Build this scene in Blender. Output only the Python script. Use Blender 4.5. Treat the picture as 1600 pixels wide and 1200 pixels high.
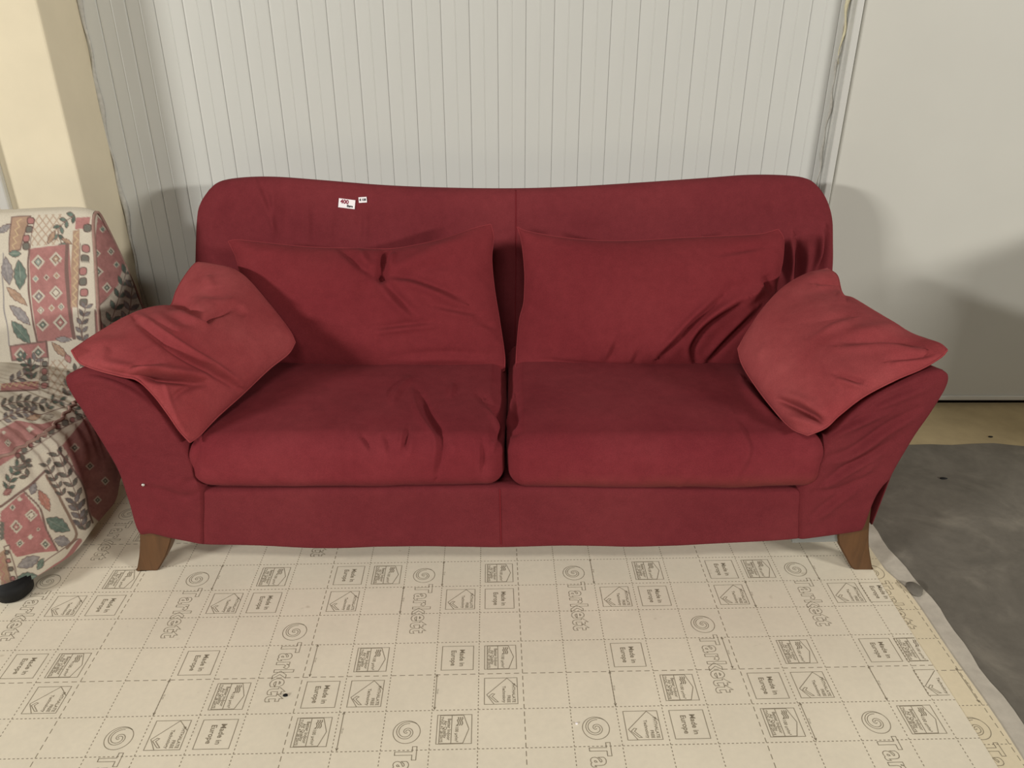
import bpy, bmesh, math, random
import numpy as np
from mathutils import Vector, Matrix
from mathutils.bvhtree import BVHTree

for o in list(bpy.data.objects):
    bpy.data.objects.remove(o, do_unlink=True)
scene = bpy.context.scene
COL = scene.collection
random.seed(7)
rng = np.random.RandomState(11)

# ------------------------------------------------------------------ camera
F_PX, PITCH, CAM_H = 1242.0, 0.46097, 1.402
cam_data = bpy.data.cameras.new('camera')
cam_data.sensor_fit = 'HORIZONTAL'
cam_data.sensor_width = 36.0
cam_data.lens = F_PX / 1600.0 * 36.0
cam_data.clip_start = 0.02
cam = bpy.data.objects.new('camera', cam_data)
cam.location = (0, 0, CAM_H)
cam.rotation_euler = (math.pi / 2 - PITCH, 0, 0)
COL.objects.link(cam)
scene.camera = cam

# ------------------------------------------------------------------ world and lamps
world = bpy.data.worlds.new('world')
scene.world = world
world.use_nodes = True
wbg = world.node_tree.nodes['Background']
wbg.inputs[0].default_value = (1.0, 0.82, 0.56, 1)
wbg.inputs[1].default_value = 0.08

def area(name, loc, target, sx, sy, power, color):
    d = bpy.data.lights.new(name, 'AREA')
    d.shape = 'RECTANGLE'
    d.size, d.size_y = sx, sy
    d.energy = power
    d.color = color
    o = bpy.data.objects.new(name, d)
    o.location = loc
    o.rotation_euler = (Vector(target) - Vector(loc)).to_track_quat('-Z', 'Y').to_euler()
    COL.objects.link(o)
    return o
area('hall_lamp', (-8.2, -4.3, 3.5), (0, 2.2, 0.5), 1.9, 0.5, 780, (1.0, 0.975, 0.93))
area('hall_lamp', (9.0, -4.3, 3.4), (0, 2.2, 0.5), 1.9, 0.5, 790, (1.0, 0.965, 0.90))
area('hall_lamp', (-0.7, -2.6, 5.0), (0.0, 1.8, 0.2), 2.2, 0.6, 130, (1.0, 0.965, 0.90))

scene.view_settings.view_transform = 'Standard'
scene.view_settings.look = 'None'
scene.view_settings.gamma = 1.0
scene.view_settings.use_curve_mapping = False
scene.view_settings.exposure = -0.12

# ------------------------------------------------------------------ helpers: geometry of the view
CP, SP = math.cos(PITCH), math.sin(PITCH)
def ray(px, py):
    x = (px - 800) / F_PX; u = -(py - 600) / F_PX
    return np.array([x, CP + u * SP, -SP + u * CP])
CAMP = np.array([0, 0, CAM_H])
def atY(px, py, Y):
    r = ray(px, py); return CAMP + r * (Y / r[1])
def atZ(px, py, Z):
    r = ray(px, py); return CAMP + r * ((Z - CAM_H) / r[2])
def atX(px, py, X):
    r = ray(px, py); return CAMP + r * (X / r[0])
def proj(V):
    d = V - CAMP
    fw = d[:, 1] * CP - d[:, 2] * SP
    up = d[:, 1] * SP + d[:, 2] * CP
    return np.stack([800 + F_PX * d[:, 0] / fw, 600 - F_PX * up / fw], 1)

def srgb(r, g, b):
    def f(c):
        c = c / 255.0
        return c / 12.92 if c <= 0.04045 else ((c + 0.055) / 1.055) ** 2.4
    return (f(r), f(g), f(b), 1.0)

# ------------------------------------------------------------------ helpers: noise
def vnoise(P, seed=0):
    P = np.asarray(P, float)
    i = np.floor(P).astype(np.int64); f = P - i
    f = f * f * (3 - 2 * f)
    def h(a, b, c):
        n = (a * 374761393 + b * 668265263 + c * 2147483647 + seed * 974634577) & 0xFFFFFFFF
        n = ((n ^ (n >> 13)) * 1274126177) & 0xFFFFFFFF
        return ((n ^ (n >> 16)) & 0xFFFF) / 65535.0
    x, y, z = i[:, 0], i[:, 1], i[:, 2]
    r = 0
    for dx in (0, 1):
        for dy in (0, 1):
            for dz in (0, 1):
                w = (f[:, 0] if dx else 1 - f[:, 0]) * (f[:, 1] if dy else 1 - f[:, 1]) * (f[:, 2] if dz else 1 - f[:, 2])
                r = r + w * h(x + dx, y + dy, z + dz)
    return r * 2 - 1

# ------------------------------------------------------------------ helpers: objects
def link(o, parent=None):
    COL.objects.link(o)
    if parent is not None:
        o.parent = parent
    return o
def mesh_obj(name, verts, faces, mat, parent=None, smooth=True):
    me = bpy.data.meshes.new(name)
    me.from_pydata([tuple(map(float, v)) for v in verts], [], faces)
    me.update()
    if smooth:
        me.polygons.foreach_set('use_smooth', [True] * len(me.polygons))
    if mat:
        me.materials.append(mat)
    return link(bpy.data.objects.new(name, me), parent)
def bm_obj(name, bm, mat, parent=None, smooth=False):
    me = bpy.data.meshes.new(name)
    bmesh.ops.recalc_face_normals(bm, faces=bm.faces)
    bm.to_mesh(me); bm.free()
    if smooth:
        me.polygons.foreach_set('use_smooth', [True] * len(me.polygons))
    if mat:
        me.materials.append(mat)
    return link(bpy.data.objects.new(name, me), parent)
def empty(name, loc):
    o = bpy.data.objects.new(name, None)
    o.empty_display_size = 0.1
    o.location = loc
    return link(o)
def tag(o, label=None, cat=None, group=None, kind=None):
    if label: o['label'] = label
    if cat: o['category'] = cat
    if group: o['group'] = group
    if kind: o['kind'] = kind
    return o
def keep(o, root):
    """child keeps world placement under an unrotated empty"""
    o.parent = root
    o.location = Vector(o.location) - Vector(root.location)
    return o
def bbox(bm, x0, x1, y0, y1, z0, z1, bev=0.0, seg=2):
    r = bmesh.ops.create_cube(bm, size=1.0)
    vs = r['verts']
    for v in vs:
        v.co = Vector(((x0 + x1) / 2 + v.co.x * (x1 - x0), (y0 + y1) / 2 + v.co.y * (y1 - y0), (z0 + z1) / 2 + v.co.z * (z1 - z0)))
    if bev > 0:
        es = list({e for v in vs for e in v.link_edges})
        bmesh.ops.bevel(bm, geom=es, offset=bev, segments=seg, affect='EDGES', profile=0.5)
    return vs
def prism(bm, poly, z0, z1):
    a = [bm.verts.new((p[0], p[1], z0)) for p in poly]
    b = [bm.verts.new((p[0], p[1], z1)) for p in poly]
    bm.faces.new(a[::-1]); bm.faces.new(b)
    n = len(poly)
    for i in range(n):
        bm.faces.new((a[i], a[(i + 1) % n], b[(i + 1) % n], b[i]))
def tube(pts, r, n=8, close=False):
    pts = [np.asarray(p, float) for p in pts]
    V, Fc = [], []
    m = len(pts)
    for i, p in enumerate(pts):
        t = pts[min(i + 1, m - 1)] - pts[max(i - 1, 0)]
        t = t / (np.linalg.norm(t) + 1e-9)
        a = np.cross(t, [0.31, 0.2, 0.93]); a /= np.linalg.norm(a) + 1e-9
        b = np.cross(t, a)
        rr = r[i] if hasattr(r, '__len__') else r
        for k in range(n):
            an = 2 * math.pi * k / n
            V.append(p + rr * (math.cos(an) * a + math.sin(an) * b))
    for i in range(m - 1):
        for k in range(n):
            Fc.append((i * n + k, i * n + (k + 1) % n, (i + 1) * n + (k + 1) % n, (i + 1) * n + k))
    Fc.append(tuple(range(n))[::-1]); Fc.append(tuple((m - 1) * n + k for k in range(n)))
    return V, Fc
def resample(pts, n, smooth=True):
    """Catmull-Rom through the points, then n samples even in arc length"""
    P = np.asarray(pts, float)
    if len(P) > 2 and smooth:
        Q = np.vstack([2 * P[0] - P[1], P, 2 * P[-1] - P[-2]])
        out = []
        for i in range(1, len(Q) - 2):
            for t in np.linspace(0, 1, 12, endpoint=False):
                p0, p1, p2, p3 = Q[i - 1], Q[i], Q[i + 1], Q[i + 2]
                out.append(0.5 * (2 * p1 + (p2 - p0) * t + (2 * p0 - 5 * p1 + 4 * p2 - p3) * t * t + (3 * p1 - p0 - 3 * p2 + p3) * t ** 3))
        out.append(Q[-2]); P = np.array(out)
    d = np.concatenate([[0], np.cumsum(np.linalg.norm(np.diff(P, axis=0), axis=1))])
    if np.isscalar(n):
        s = np.linspace(0, 1, n)
    else:
        s = np.asarray(n)
    return np.stack([np.interp(s * d[-1], d, P[:, k]) for k in range(P.shape[1])], 1)

def stroke_disp(XY, strokes, gain=1.0):
    """offset field of cloth folds: each stroke = (points, width, height, mode)"""
    D = np.zeros(len(XY))
    for st in strokes:
        pts, w, amp = st[0], st[1], st[2] * gain
        mode = st[3] if len(st) > 3 else 'g'
        P = resample(pts, 24)
        lo, hi = P.min(0) - 4 * w, P.max(0) + 4 * w
        idx = np.where((XY[:, 0] > lo[0]) & (XY[:, 0] < hi[0]) & (XY[:, 1] > lo[1]) & (XY[:, 1] < hi[1]))[0]
        if not len(idx): continue
        X = XY[idx]
        best = np.full(len(X), 1e9); bs = np.zeros(len(X)); bt = np.zeros(len(X))
        for i in range(len(P) - 1):
            a, b = P[i], P[i + 1]; ab = b - a; L = np.dot(ab, ab) + 1e-9
            t = np.clip(((X - a) @ ab) / L, 0, 1)
            q = X - (a + t[:, None] * ab)
            d = np.hypot(q[:, 0], q[:, 1])
            sg = np.sign(ab[0] * q[:, 1] - ab[1] * q[:, 0])
            m = d < best
            best[m] = d[m]; bs[m] = sg[m]; bt[m] = ((i + t) / (len(P) - 1))[m]
        taper = np.clip(np.sin(np.pi * np.clip(bt * 0.94 + 0.03, 0, 1)), 0, 1) ** 0.6
        x = best / w
        if mode == 'g':
            D[idx] += amp * taper * np.exp(-x * x)
        elif mode == 's':      # a step: ridge on one side and valley on the other
            D[idx] += amp * taper * bs * x * np.exp(-x * x) * 2.2
        elif mode == 'v':      # a sharp valley
            D[idx] += amp * taper * np.exp(-x * 1.6)
    return D

def grid_normals(S):
    du = np.gradient(S, axis=1); dv = np.gradient(S, axis=0)
    n = np.cross(du, dv); L = np.linalg.norm(n, axis=2, keepdims=True)
    return n / (L + 1e-12)

def edge_spaced(n, k=0.55):
    t = np.linspace(0, 1, n)
    return (1 - k) * t + k * (0.5 - 0.5 * np.cos(np.pi * t))

def patch(name, mat, sides, nu, nv, Tf, Tb, p=2.2, q=0.5, nvec=None, strokes=(), noise=(), parent=None,
          gain=1.0, extra=None, back_fn=None, seam_r=0.0):
    """Closed padded body between four boundary curves: front bulges by Tf, back by Tb along nvec.
    sides = top (L>R), right (T>B), bottom (L>R), left (T>B), as 3-D points."""
    us, vs = edge_spaced(nu), edge_spaced(nv)
    T = resample(sides[0], us); R = resample(sides[1], vs); B = resample(sides[2], us); Lf = resample(sides[3], vs)
    U, Vv = np.meshgrid(us, vs)
    U3, V3 = U[..., None], Vv[..., None]
    S = (1 - V3) * T[None] + V3 * B[None] + (1 - U3) * Lf[:, None] + U3 * R[:, None] \
        - ((1 - U3) * (1 - V3) * T[0] + U3 * (1 - V3) * T[-1] + (1 - U3) * V3 * B[0] + U3 * V3 * B[-1])
    if nvec is None:
        nvec = np.cross(T[-1] - B[0], T[0] - B[-1])
    nvec = np.asarray(nvec, float); nvec = nvec / np.linalg.norm(nvec)
    if np.dot(nvec, CAMP - S.reshape(-1, 3).mean(0)) < 0: nvec = -nvec
    pu = p if np.isscalar(p) else p[0]; pv = p if np.isscalar(p) else p[1]
    W = (np.clip(1 - np.abs(2 * U - 1) ** pu, 0, 1) * np.clip(1 - np.abs(2 * Vv - 1) ** pv, 0, 1)) ** q
    front = S + nvec * (Tf * W)[..., None]
    back = S - nvec * (Tb * W)[..., None]
    if back_fn is not None: back = back_fn(back, W)
    N = grid_normals(front)
    if np.mean(N @ nvec) < 0: N = -N
    XY = proj(front.reshape(-1, 3))
    D = stroke_disp(XY, strokes, gain).reshape(W.shape)
    for (sc, amp, sd) in noise:
        P3 = front.reshape(-1, 3) * sc
        D = D + amp * vnoise(P3, sd).reshape(W.shape)
    if extra is not None:
        D = D + extra(front, U, Vv)
    fade = np.clip(W * 2.5, 0, 1)
    front = front + N * (D * fade)[..., None]
    nvv, nuu = W.shape
    V = list(front.reshape(-1, 3))
    idf = np.arange(nuu * nvv).reshape(nvv, nuu)
    idb = -np.ones_like(idf)
    for j in range(nvv):
        for i in range(nuu):
            if i in (0, nuu - 1) or j in (0, nvv - 1):
                idb[j, i] = idf[j, i]
            else:
                idb[j, i] = len(V); V.append(back[j, i])
    Fc = []
    for j in range(nvv - 1):
        for i in range(nuu - 1):
            Fc.append((idf[j, i], idf[j + 1, i], idf[j + 1, i + 1], idf[j, i + 1]))
            Fc.append((idb[j, i], idb[j, i + 1], idb[j + 1, i + 1], idb[j + 1, i]))
    Fc = [tuple(int(k) for k in f) for f in Fc]
    o = mesh_obj(name, V, Fc, mat, None)
    # make normals consistent, outward
    bm = bmesh.new(); bm.from_mesh(o.data)
    bmesh.ops.recalc_face_normals(bm, faces=bm.faces)
    bm.to_mesh(o.data); bm.free()
    if parent is not None: keep(o, parent)
    if seam_r:
        loop = np.concatenate([S[0, :-1], S[:-1, -1], S[-1, :0:-1], S[:0:-1, 0]])[::2]
        loop = np.vstack([loop, loop[:1]])
        V, Fc = tube(loop, seam_r, 6)
        mesh_obj('seam', V, Fc, RED_SEAM_WORN if mat is RED_PILLOW else mat, o)
    return o

def rounded_box(name, mat, x0, x1, y0, y1, z0, z1, r, n=(60, 40, 14), bulge=(0.01, 0.01, 0.015), strokes=(), noise=(), parent=None, extra=None, gain=1.0):
    bm = bmesh.new()
    faces_def = []
    V, Fc, idx = [], [], {}
    nx, ny, nz = n
    def vid(i, j, k):
        if (i, j, k) not in idx:
            idx[(i, j, k)] = len(V); V.append((i / nx, j / ny, k / nz))
        return idx[(i, j, k)]
    for i in range(nx):
        for j in range(ny):
            Fc.append((vid(i, j, 0), vid(i, j + 1, 0), vid(i + 1, j + 1, 0), vid(i + 1, j, 0)))
            Fc.append((vid(i, j, nz), vid(i + 1, j, nz), vid(i + 1, j + 1, nz), vid(i, j + 1, nz)))
    for i in range(nx):
        for k in range(nz):
            Fc.append((vid(i, 0, k), vid(i + 1, 0, k), vid(i + 1, 0, k + 1), vid(i, 0, k + 1)))
            Fc.append((vid(i, ny, k), vid(i, ny, k + 1), vid(i + 1, ny, k + 1), vid(i + 1, ny, k)))
    for j in range(ny):
        for k in range(nz):
            Fc.append((vid(0, j, k), vid(0, j, k + 1), vid(0, j + 1, k + 1), vid(0, j + 1, k)))
            Fc.append((vid(nx, j, k), vid(nx, j + 1, k), vid(nx, j + 1, k + 1), vid(nx, j, k + 1)))
    bm.free()
    A = np.array(V)
    lo = np.array([x0, y0, z0]); hi = np.array([x1, y1, z1])
    sz = hi - lo
    # denser samples near the edges so that the rounding has enough rings
    A = (1 - 0.5) * A + 0.5 * (0.5 - 0.5 * np.cos(np.pi * A))
    P = lo + A * sz
    inner_lo, inner_hi = lo + r, hi - r
    C = np.clip(P, inner_lo, inner_hi)
    D = P - C
    L = np.linalg.norm(D, axis=1, keepdims=True)
    N = np.where(L > 1e-9, D / np.maximum(L, 1e-9), 0)
    # sharpen: move onto the rounded surface
    Pn = C + N * r
    c = (lo + hi) / 2; h = sz / 2
    Q = (Pn - c) / h
    e = lambda k: np.clip(1 - np.abs(Q[:, k]) ** 2.5, 0, 1)
    Pn[:, 0] += N[:, 0] * bulge[0] * e(1) * e(2)
    Pn[:, 1] += N[:, 1] * bulge[1] * e(0) * e(2)
    Pn[:, 2] += N[:, 2] * bulge[2] * e(0) ** 0.6 * e(1) ** 0.6
    XY = proj(Pn)
    fac = np.clip(np.sum(N * (CAMP - Pn), axis=1) * 3, 0, 1)
    dd = stroke_disp(XY, strokes, gain) * fac
    for (sc, amp, sd) in noise:
        dd = dd + amp * vnoise(Pn * sc, sd)
    if extra is not None:
        dd = dd + extra(Pn, N)
    Pn = Pn + N * dd[:, None]
    o = mesh_obj(name, Pn, Fc, mat, None)
    if parent is not None: keep(o, parent)
    return o

# ------------------------------------------------------------------ materials
class NT:
    def __init__(self, name, rough=0.8, spec=0.3):
        self.m = bpy.data.materials.new(name); self.m.use_nodes = True
        self.t = self.m.node_tree; self.n = self.t.nodes; self.l = self.t.links
        self.b = self.n['Principled BSDF']
        self.b.inputs['Roughness'].default_value = rough
        self.b.inputs['Specular IOR Level'].default_value = spec
        self.tc = self.n.new('ShaderNodeTexCoord')
    def noise(self, scale, detail=3, rough=0.55, vec=None, dist=0.0, out='Fac'):
        x = self.n.new('ShaderNodeTexNoise')
        x.inputs['Scale'].default_value = scale; x.inputs['Detail'].default_value = detail
        x.inputs['Roughness'].default_value = rough; x.inputs['Distortion'].default_value = dist
        self.l.new(vec or self.tc.outputs['Object'], x.inputs['Vector'])
        return x.outputs[out]
    def mapping(self, scale=(1, 1, 1), rot=(0, 0, 0)):
        x = self.n.new('ShaderNodeMapping')
        x.inputs['Scale'].default_value = scale; x.inputs['Rotation'].default_value = rot
        self.l.new(self.tc.outputs['Object'], x.inputs['Vector'])
        return x.outputs[0]
    def ramp(self, fac, stops):
        x = self.n.new('ShaderNodeValToRGB'); cr = x.color_ramp
        while len(cr.elements) < len(stops): cr.elements.new(0.5)
        for e, (p, c) in zip(cr.elements, stops): e.position = p; e.color = c
        self.l.new(fac, x.inputs[0]); return x.outputs[0]
    def math(self, op, a, b=None, c=None):
        x = self.n.new('ShaderNodeMath'); x.operation = op
        for i, v in enumerate((a, b, c)):
            if v is None: continue
            if isinstance(v, (int, float)): x.inputs[i].default_value = v
            else: self.l.new(v, x.inputs[i])
        return x.outputs[0]
    def mix(self, fac, a, b, mode='MIX'):
        x = self.n.new('ShaderNodeMix'); x.data_type = 'RGBA'; x.blend_type = mode
        for i, v in ((0, fac), (6, a), (7, b)):
            if isinstance(v, (int, float)): x.inputs[i].default_value = v
            elif isinstance(v, tuple): x.inputs[i].default_value = v
            else: self.l.new(v, x.inputs[i])
        return x.outputs[2]
    def color(self, c):
        if isinstance(c, tuple): self.b.inputs['Base Color'].default_value = c
        else: self.l.new(c, self.b.inputs['Base Color'])
        return self
    def bump(self, h, strength=0.3, dist=0.001, prev=None):
        x = self.n.new('ShaderNodeBump')
        x.inputs['Strength'].default_value = strength; x.inputs['Distance'].default_value = dist
        self.l.new(h, x.inputs['Height'])
        if prev is not None: self.l.new(prev, x.inputs['Normal'])
        self.l.new(x.outputs[0], self.b.inputs['Normal'])
        return x.outputs[0]

def fabric(name, base, worn, dirt=False):
    m = NT(name, 0.95, 0.04)
    big = m.noise(3.2, 4, 0.6)
    mid = m.noise(14, 4, 0.6)
    c = m.mix(m.ramp(big, [(0.38, (0, 0, 0, 1)), (0.72, (1, 1, 1, 1))]), base, worn)
    fine = m.noise(420, 2, 0.5)
    c = m.mix(0.5, c, m.ramp(m.noise(38, 4, 0.65), [(0.3, (0.86, 0.86, 0.86, 1)), (0.7, (1.12, 1.12, 1.12, 1))]), 'MULTIPLY')
    c = m.mix(0.22, c, m.ramp(fine, [(0.3, (0.55, 0.55, 0.55, 1)), (0.7, (1.35, 1.3, 1.3, 1))]), 'MULTIPLY')
    if dirt:        # brownish grime along the lower front edge of the right-hand seat
        sp = m.n.new('ShaderNodeSeparateXYZ'); m.l.new(m.tc.outputs['Object'], sp.inputs[0])
        low = m.ramp(m.math('MULTIPLY', m.math('SUBTRACT', 0.345, sp.outputs[2]), 14.0), [(0.0, (0, 0, 0, 1)), (0.9, (1, 1, 1, 1))])
        rt = m.ramp(m.math('MULTIPLY', m.math('ADD', sp.outputs[0], -0.02), 3.0), [(0.0, (0, 0, 0, 1)), (0.6, (1, 1, 1, 1))])
        k = m.math('MULTIPLY', m.math('MULTIPLY', low, rt), m.ramp(m.noise(9, 3), [(0.3, (0.1, 0.1, 0.1, 1)), (0.7, (0.5, 0.5, 0.5, 1))]))
        c = m.mix(k, c, srgb(124, 70, 54))
    m.color(c)
    b1 = m.bump(mid, 0.25, 0.006)
    b2 = m.bump(m.noise(60, 3, 0.55), 0.12, 0.002, b1)
    m.bump(fine, 0.25, 0.0006, b2)
    m.b.inputs['Sheen Weight'].default_value = 0.015
    m.b.inputs['Sheen Roughness'].default_value = 0.5
    m.b.inputs['Sheen Tint'].default_value = (1.0, 0.75, 0.75, 1)
    return m.m
RED = fabric('red_cotton', srgb(102, 40, 45), srgb(110, 46, 50))
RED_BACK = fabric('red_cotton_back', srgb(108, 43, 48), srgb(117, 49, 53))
RED_PILLOW = fabric('red_cotton_pillow', srgb(109, 40, 45), srgb(117, 46, 50))
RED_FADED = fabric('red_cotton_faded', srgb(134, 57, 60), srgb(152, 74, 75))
RED_SEAT = fabric('red_cotton_seat', srgb(109, 40, 46), srgb(122, 50, 55), True)
RED_SEAM_WORN = NT('red_seam_worn', 0.95, 0.05).color(srgb(124, 50, 54)).m
RED_SEAM = NT('red_seam', 0.9, 0.1).color(srgb(112, 34, 40)).m

def plain(name, col, rough=0.7, spec=0.3, metal=0.0, var=0.0, scale=8.0, bump=0.0):
    m = NT(name, rough, spec)
    if var > 0:
        n = m.noise(scale, 4, 0.6)
        d = tuple(max(0, c * (1 - var)) for c in col[:3]) + (1,)
        e = tuple(min(1, c * (1 + var)) for c in col[:3]) + (1,)
        m.color(m.ramp(n, [(0.3, d), (0.7, e)]))
        if bump: m.bump(n, bump, 0.002)
    else:
        m.color(col)
    m.b.inputs['Metallic'].default_value = metal
    return m.m
PANEL = NT('panel_paint', 0.42, 0.4)
_s = PANEL.noise(2.2, 5, 0.6, PANEL.mapping((1, 1, 0.25)))
PANEL.color(PANEL.ramp(_s, [(0.3, srgb(186, 187, 182)), (0.7, srgb(194, 195, 190))]))
PANEL.bump(PANEL.noise(60, 2), 0.05, 0.0006)
PANEL = PANEL.m
DOOR = plain('door_paint', srgb(188, 187, 179), 0.5, 0.35, var=0.02, scale=3)
PLASTER = plain('cream_plaster', srgb(214, 204, 179), 0.9, 0.2, var=0.035, scale=5, bump=0.15)
ALU = plain('aluminium_profile', srgb(205, 205, 200), 0.35, 0.5, 0.25)
CAULK = plain('caulk', srgb(178, 176, 168), 0.8, 0.2, var=0.15, scale=60)
FOAM = plain('yellow_foam', srgb(206, 200, 170), 0.9, 0.1, var=0.1, scale=80)
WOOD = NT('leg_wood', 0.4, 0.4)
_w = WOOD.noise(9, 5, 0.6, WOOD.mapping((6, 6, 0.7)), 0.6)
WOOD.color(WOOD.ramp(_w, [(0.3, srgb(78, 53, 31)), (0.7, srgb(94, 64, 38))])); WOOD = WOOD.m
BLACK = plain('black_plastic', srgb(22, 22, 22), 0.7, 0.25)
DARK = plain('dark_lining', srgb(28, 22, 22), 0.9, 0.1)
GREYLIN = plain('grey_lining', srgb(120, 122, 118), 0.6, 0.3)
STEEL = plain('steel', srgb(200, 198, 192), 0.3, 0.5, 0.8)
PAPER = plain('white_paper', srgb(235, 230, 232), 0.7, 0.3)
INK_RED = plain('red_ink', srgb(130, 40, 60), 0.7, 0.2)
INK_BLACK = plain('black_ink', srgb(25, 25, 28), 0.7, 0.2)
INK = plain('print_ink', srgb(142, 132, 113), 0.8, 0.2)
SCREED = NT('grey_screed', 0.75, 0.3)
_a = SCREED.noise(5, 6, 0.62, dist=0.6); _b = SCREED.noise(28, 5, 0.65)
_c = SCREED.ramp(_a, [(0.25, srgb(94, 90, 82)), (0.55, srgb(112, 107, 98)), (0.8, srgb(140, 134, 122))])
SCREED.color(SCREED.mix(0.35, _c, SCREED.ramp(_b, [(0.3, (0.7, 0.7, 0.7, 1)), (0.7, (1.2, 1.2, 1.2, 1))]), 'MULTIPLY'))
SCREED.bump(_b, 0.3, 0.003); SCREED = SCREED.m
CONC = plain('pale_concrete', srgb(168, 152, 118), 0.8, 0.25, var=0.08, scale=14, bump=0.2)
DUST = plain('white_backing', srgb(190, 183, 170), 0.9, 0.15, var=0.12, scale=22, bump=0.5)

# ------------------------------------------------------------------ the setting
WALL_Y, DOOR_Y = 2.70, 2.665
PX = -1.328                                         # pillar side
bm = bmesh.new(); bbox(bm, -4.5, 5.0, -3.5, 3.0, -0.12, -0.008)
tag(bm_obj('floor', bm, CONC), kind='structure')
# grey screed, with an uneven far edge
far = [(x, 2.358 + 0.012 * math.sin(x * 9) + 0.008 * math.sin(x * 23 + 1)) for x in np.linspace(0.4, 4.8, 60)]
bm = bmesh.new(); prism(bm, [(4.8, -3.4), *far[::-1], (0.4, -3.4)], -0.0079, -0.005)
tag(bm_obj('floor_screed', bm, SCREED), 'grey smeared concrete screed right of the printed sheet', kind='structure')

def wall_strip_profile(x0, w):
    g = 0.0016
    return [(0, g * 1.6), (g, 0.0006), (0.006, 0), (w * .5 - .0022, 0), (w * .5 - .0008, -0.0012), (w * .5 + .0008, -0.0012), (w * .5 + .0022, 0),
            (w - 0.006, 0), (w - g, 0.0006), (w, g * 1.6)]
bm = bmesh.new(); bbox(bm, PX - 0.6, 1.045, WALL_Y + 0.002, WALL_Y + 0.10, -0.005, 3.0)
wall = tag(bm_obj('wall_back', bm, CAULK), kind='structure')
SW = 0.0877
strip_meshes = {}
x = -0.8333 - 6 * SW
k = 0
while x < 1.03:
    w = SW - 0.0006
    x0, x1 = max(x, PX), min(x + w, 1.036)
    if x1 - x0 > 0.02:
        full = abs((x1 - x0) - w) < 1e-6
        if full and 'full' in strip_meshes:
            me = strip_meshes['full']
        else:
            pr_ = [(a, b) for a, b in wall_strip_profile(0, w) if a <= x1 - x0 + 1e-9] if full else [(0, 0.0026), (0.0016, 0.0006), (0.006, 0), (x1 - x0 - .002, 0), (x1 - x0, 0.0026)]
            V = [(a, WALL_Y + b - 0.003, z) for z in (0.0, 3.0) for a, b in pr_]
            n = len(pr_)
            V += [(0, WALL_Y + 0.002, 0), (x1 - x0, WALL_Y + 0.002, 0), (0, WALL_Y + 0.002, 3.0), (x1 - x0, WALL_Y + 0.002, 3.0)]
            Fc = [(i, i + 1, n + i + 1, n + i) for i in range(n - 1)] + [(2 * n, 0, n, 2 * n + 2), (n - 1, 2 * n + 1, 2 * n + 3, 2 * n - 1)]
            me = bpy.data.meshes.new('wall_panel'); me.from_pydata(V, [], Fc); me.update(); me.materials.append(PANEL)
            if full: strip_meshes['full'] = me
        o = bpy.data.objects.new('wall_panel', me); link(o, wall); o.location = (x0, 0, 0)
    x += SW; k += 1
# pillar
bm = bmesh.new(); bbox(bm, -2.6, PX, 2.464, 2.9, -0.006, 3.0, 0.006, 2)
tag(bm_obj('wall_left', bm, PLASTER), kind='structure')
# rough joint of plaster and panel
V, Fc = tube([(PX + 0.004 + 0.004 * math.sin(z * 11) + 0.003 * math.sin(z * 37), WALL_Y - 0.004, z) for z in np.linspace(0, 2.9, 140)], [0.007 + 0.003 * math.sin(z * 19) for z in np.linspace(0, 2.9, 140)], 6)
o = mesh_obj('trim_1', V, Fc, CAULK); tag(o, 'rough plaster bead where the cream pillar meets the panels', kind='structure')
# white conduit on the pillar
bm = bmesh.new(); bbox(bm, -1.585, -1.555, 2.444, 2.464, 0.0, 3.0, 0.004, 2)
tag(bm_obj('trim_2', bm, ALU), 'pale vertical strip on the cream pillar', kind='structure')
bm = bmesh.new(); bbox(bm, 2.66, 2.78, 1.50, 2.66, -0.006, 0.98, 0.005, 2)  # unseen low wall, added to keep the right-hand lamp off the lower door
tag(bm_obj('added_shade_wall', bm, PLASTER), kind='structure')
# frame profile between the panels and the door
bm = bmesh.new(); bbox(bm, 1.036, 1.040, WALL_Y - 0.012, WALL_Y + 0.05, -0.005, 3.0)
bbox(bm, 1.040, 1.0615, DOOR_Y - 0.012, WALL_Y + 0.05, -0.005, 3.0, 0.003, 2)
tr = tag(bm_obj('trim_3', bm, ALU), 'white metal upright between the panelled wall and the door', kind='structure')
pts = [(1.026 + 0.0025 * math.sin(z * 31) + 0.002 * math.sin(z * 67), WALL_Y - 0.003, z) for z in np.linspace(0, 2.9, 200)]
V, Fc = tube(pts, [0.0035 + 0.0018 * math.sin(z * 43) for z in np.linspace(0, 2.9, 200)], 6)
keep(mesh_obj('caulk_bead', V, Fc, CAULK), tr)
zs = np.linspace(1.19, 1.60, 40)
V, Fc = tube([(1.028 + 0.004 * math.sin(z * 50), WALL_Y - 0.006, z) for z in zs], [0.001 + 0.006 * min(1, (z - 1.19) * 5) * (0.8 + 0.3 * math.sin(z * 70)) for z in zs], 8)
keep(mesh_obj('foam_bead', V, Fc, FOAM), tr)
bm = bmesh.new(); bbox(bm, 1.068, 3.4, DOOR_Y, DOOR_Y + 0.05, 0.014, 2.9, 0.004, 2)
door = tag(bm_obj('door_1', bm, DOOR), 'large plain off-white panel door right of the sofa', kind='structure')
bm = bmesh.new(); bbox(bm, 1.068, 3.4, DOOR_Y - 0.010, DOOR_Y, 0.014, 0.032, 0.003, 2)
bm_obj('bottom_rail', bm, ALU, door)
bm = bmesh.new(); bbox(bm, 1.062, 3.4, DOOR_Y + 0.012, DOOR_Y + 0.07, -0.006, 0.0135)
bm_obj('threshold', bm, DARK, door)

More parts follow.
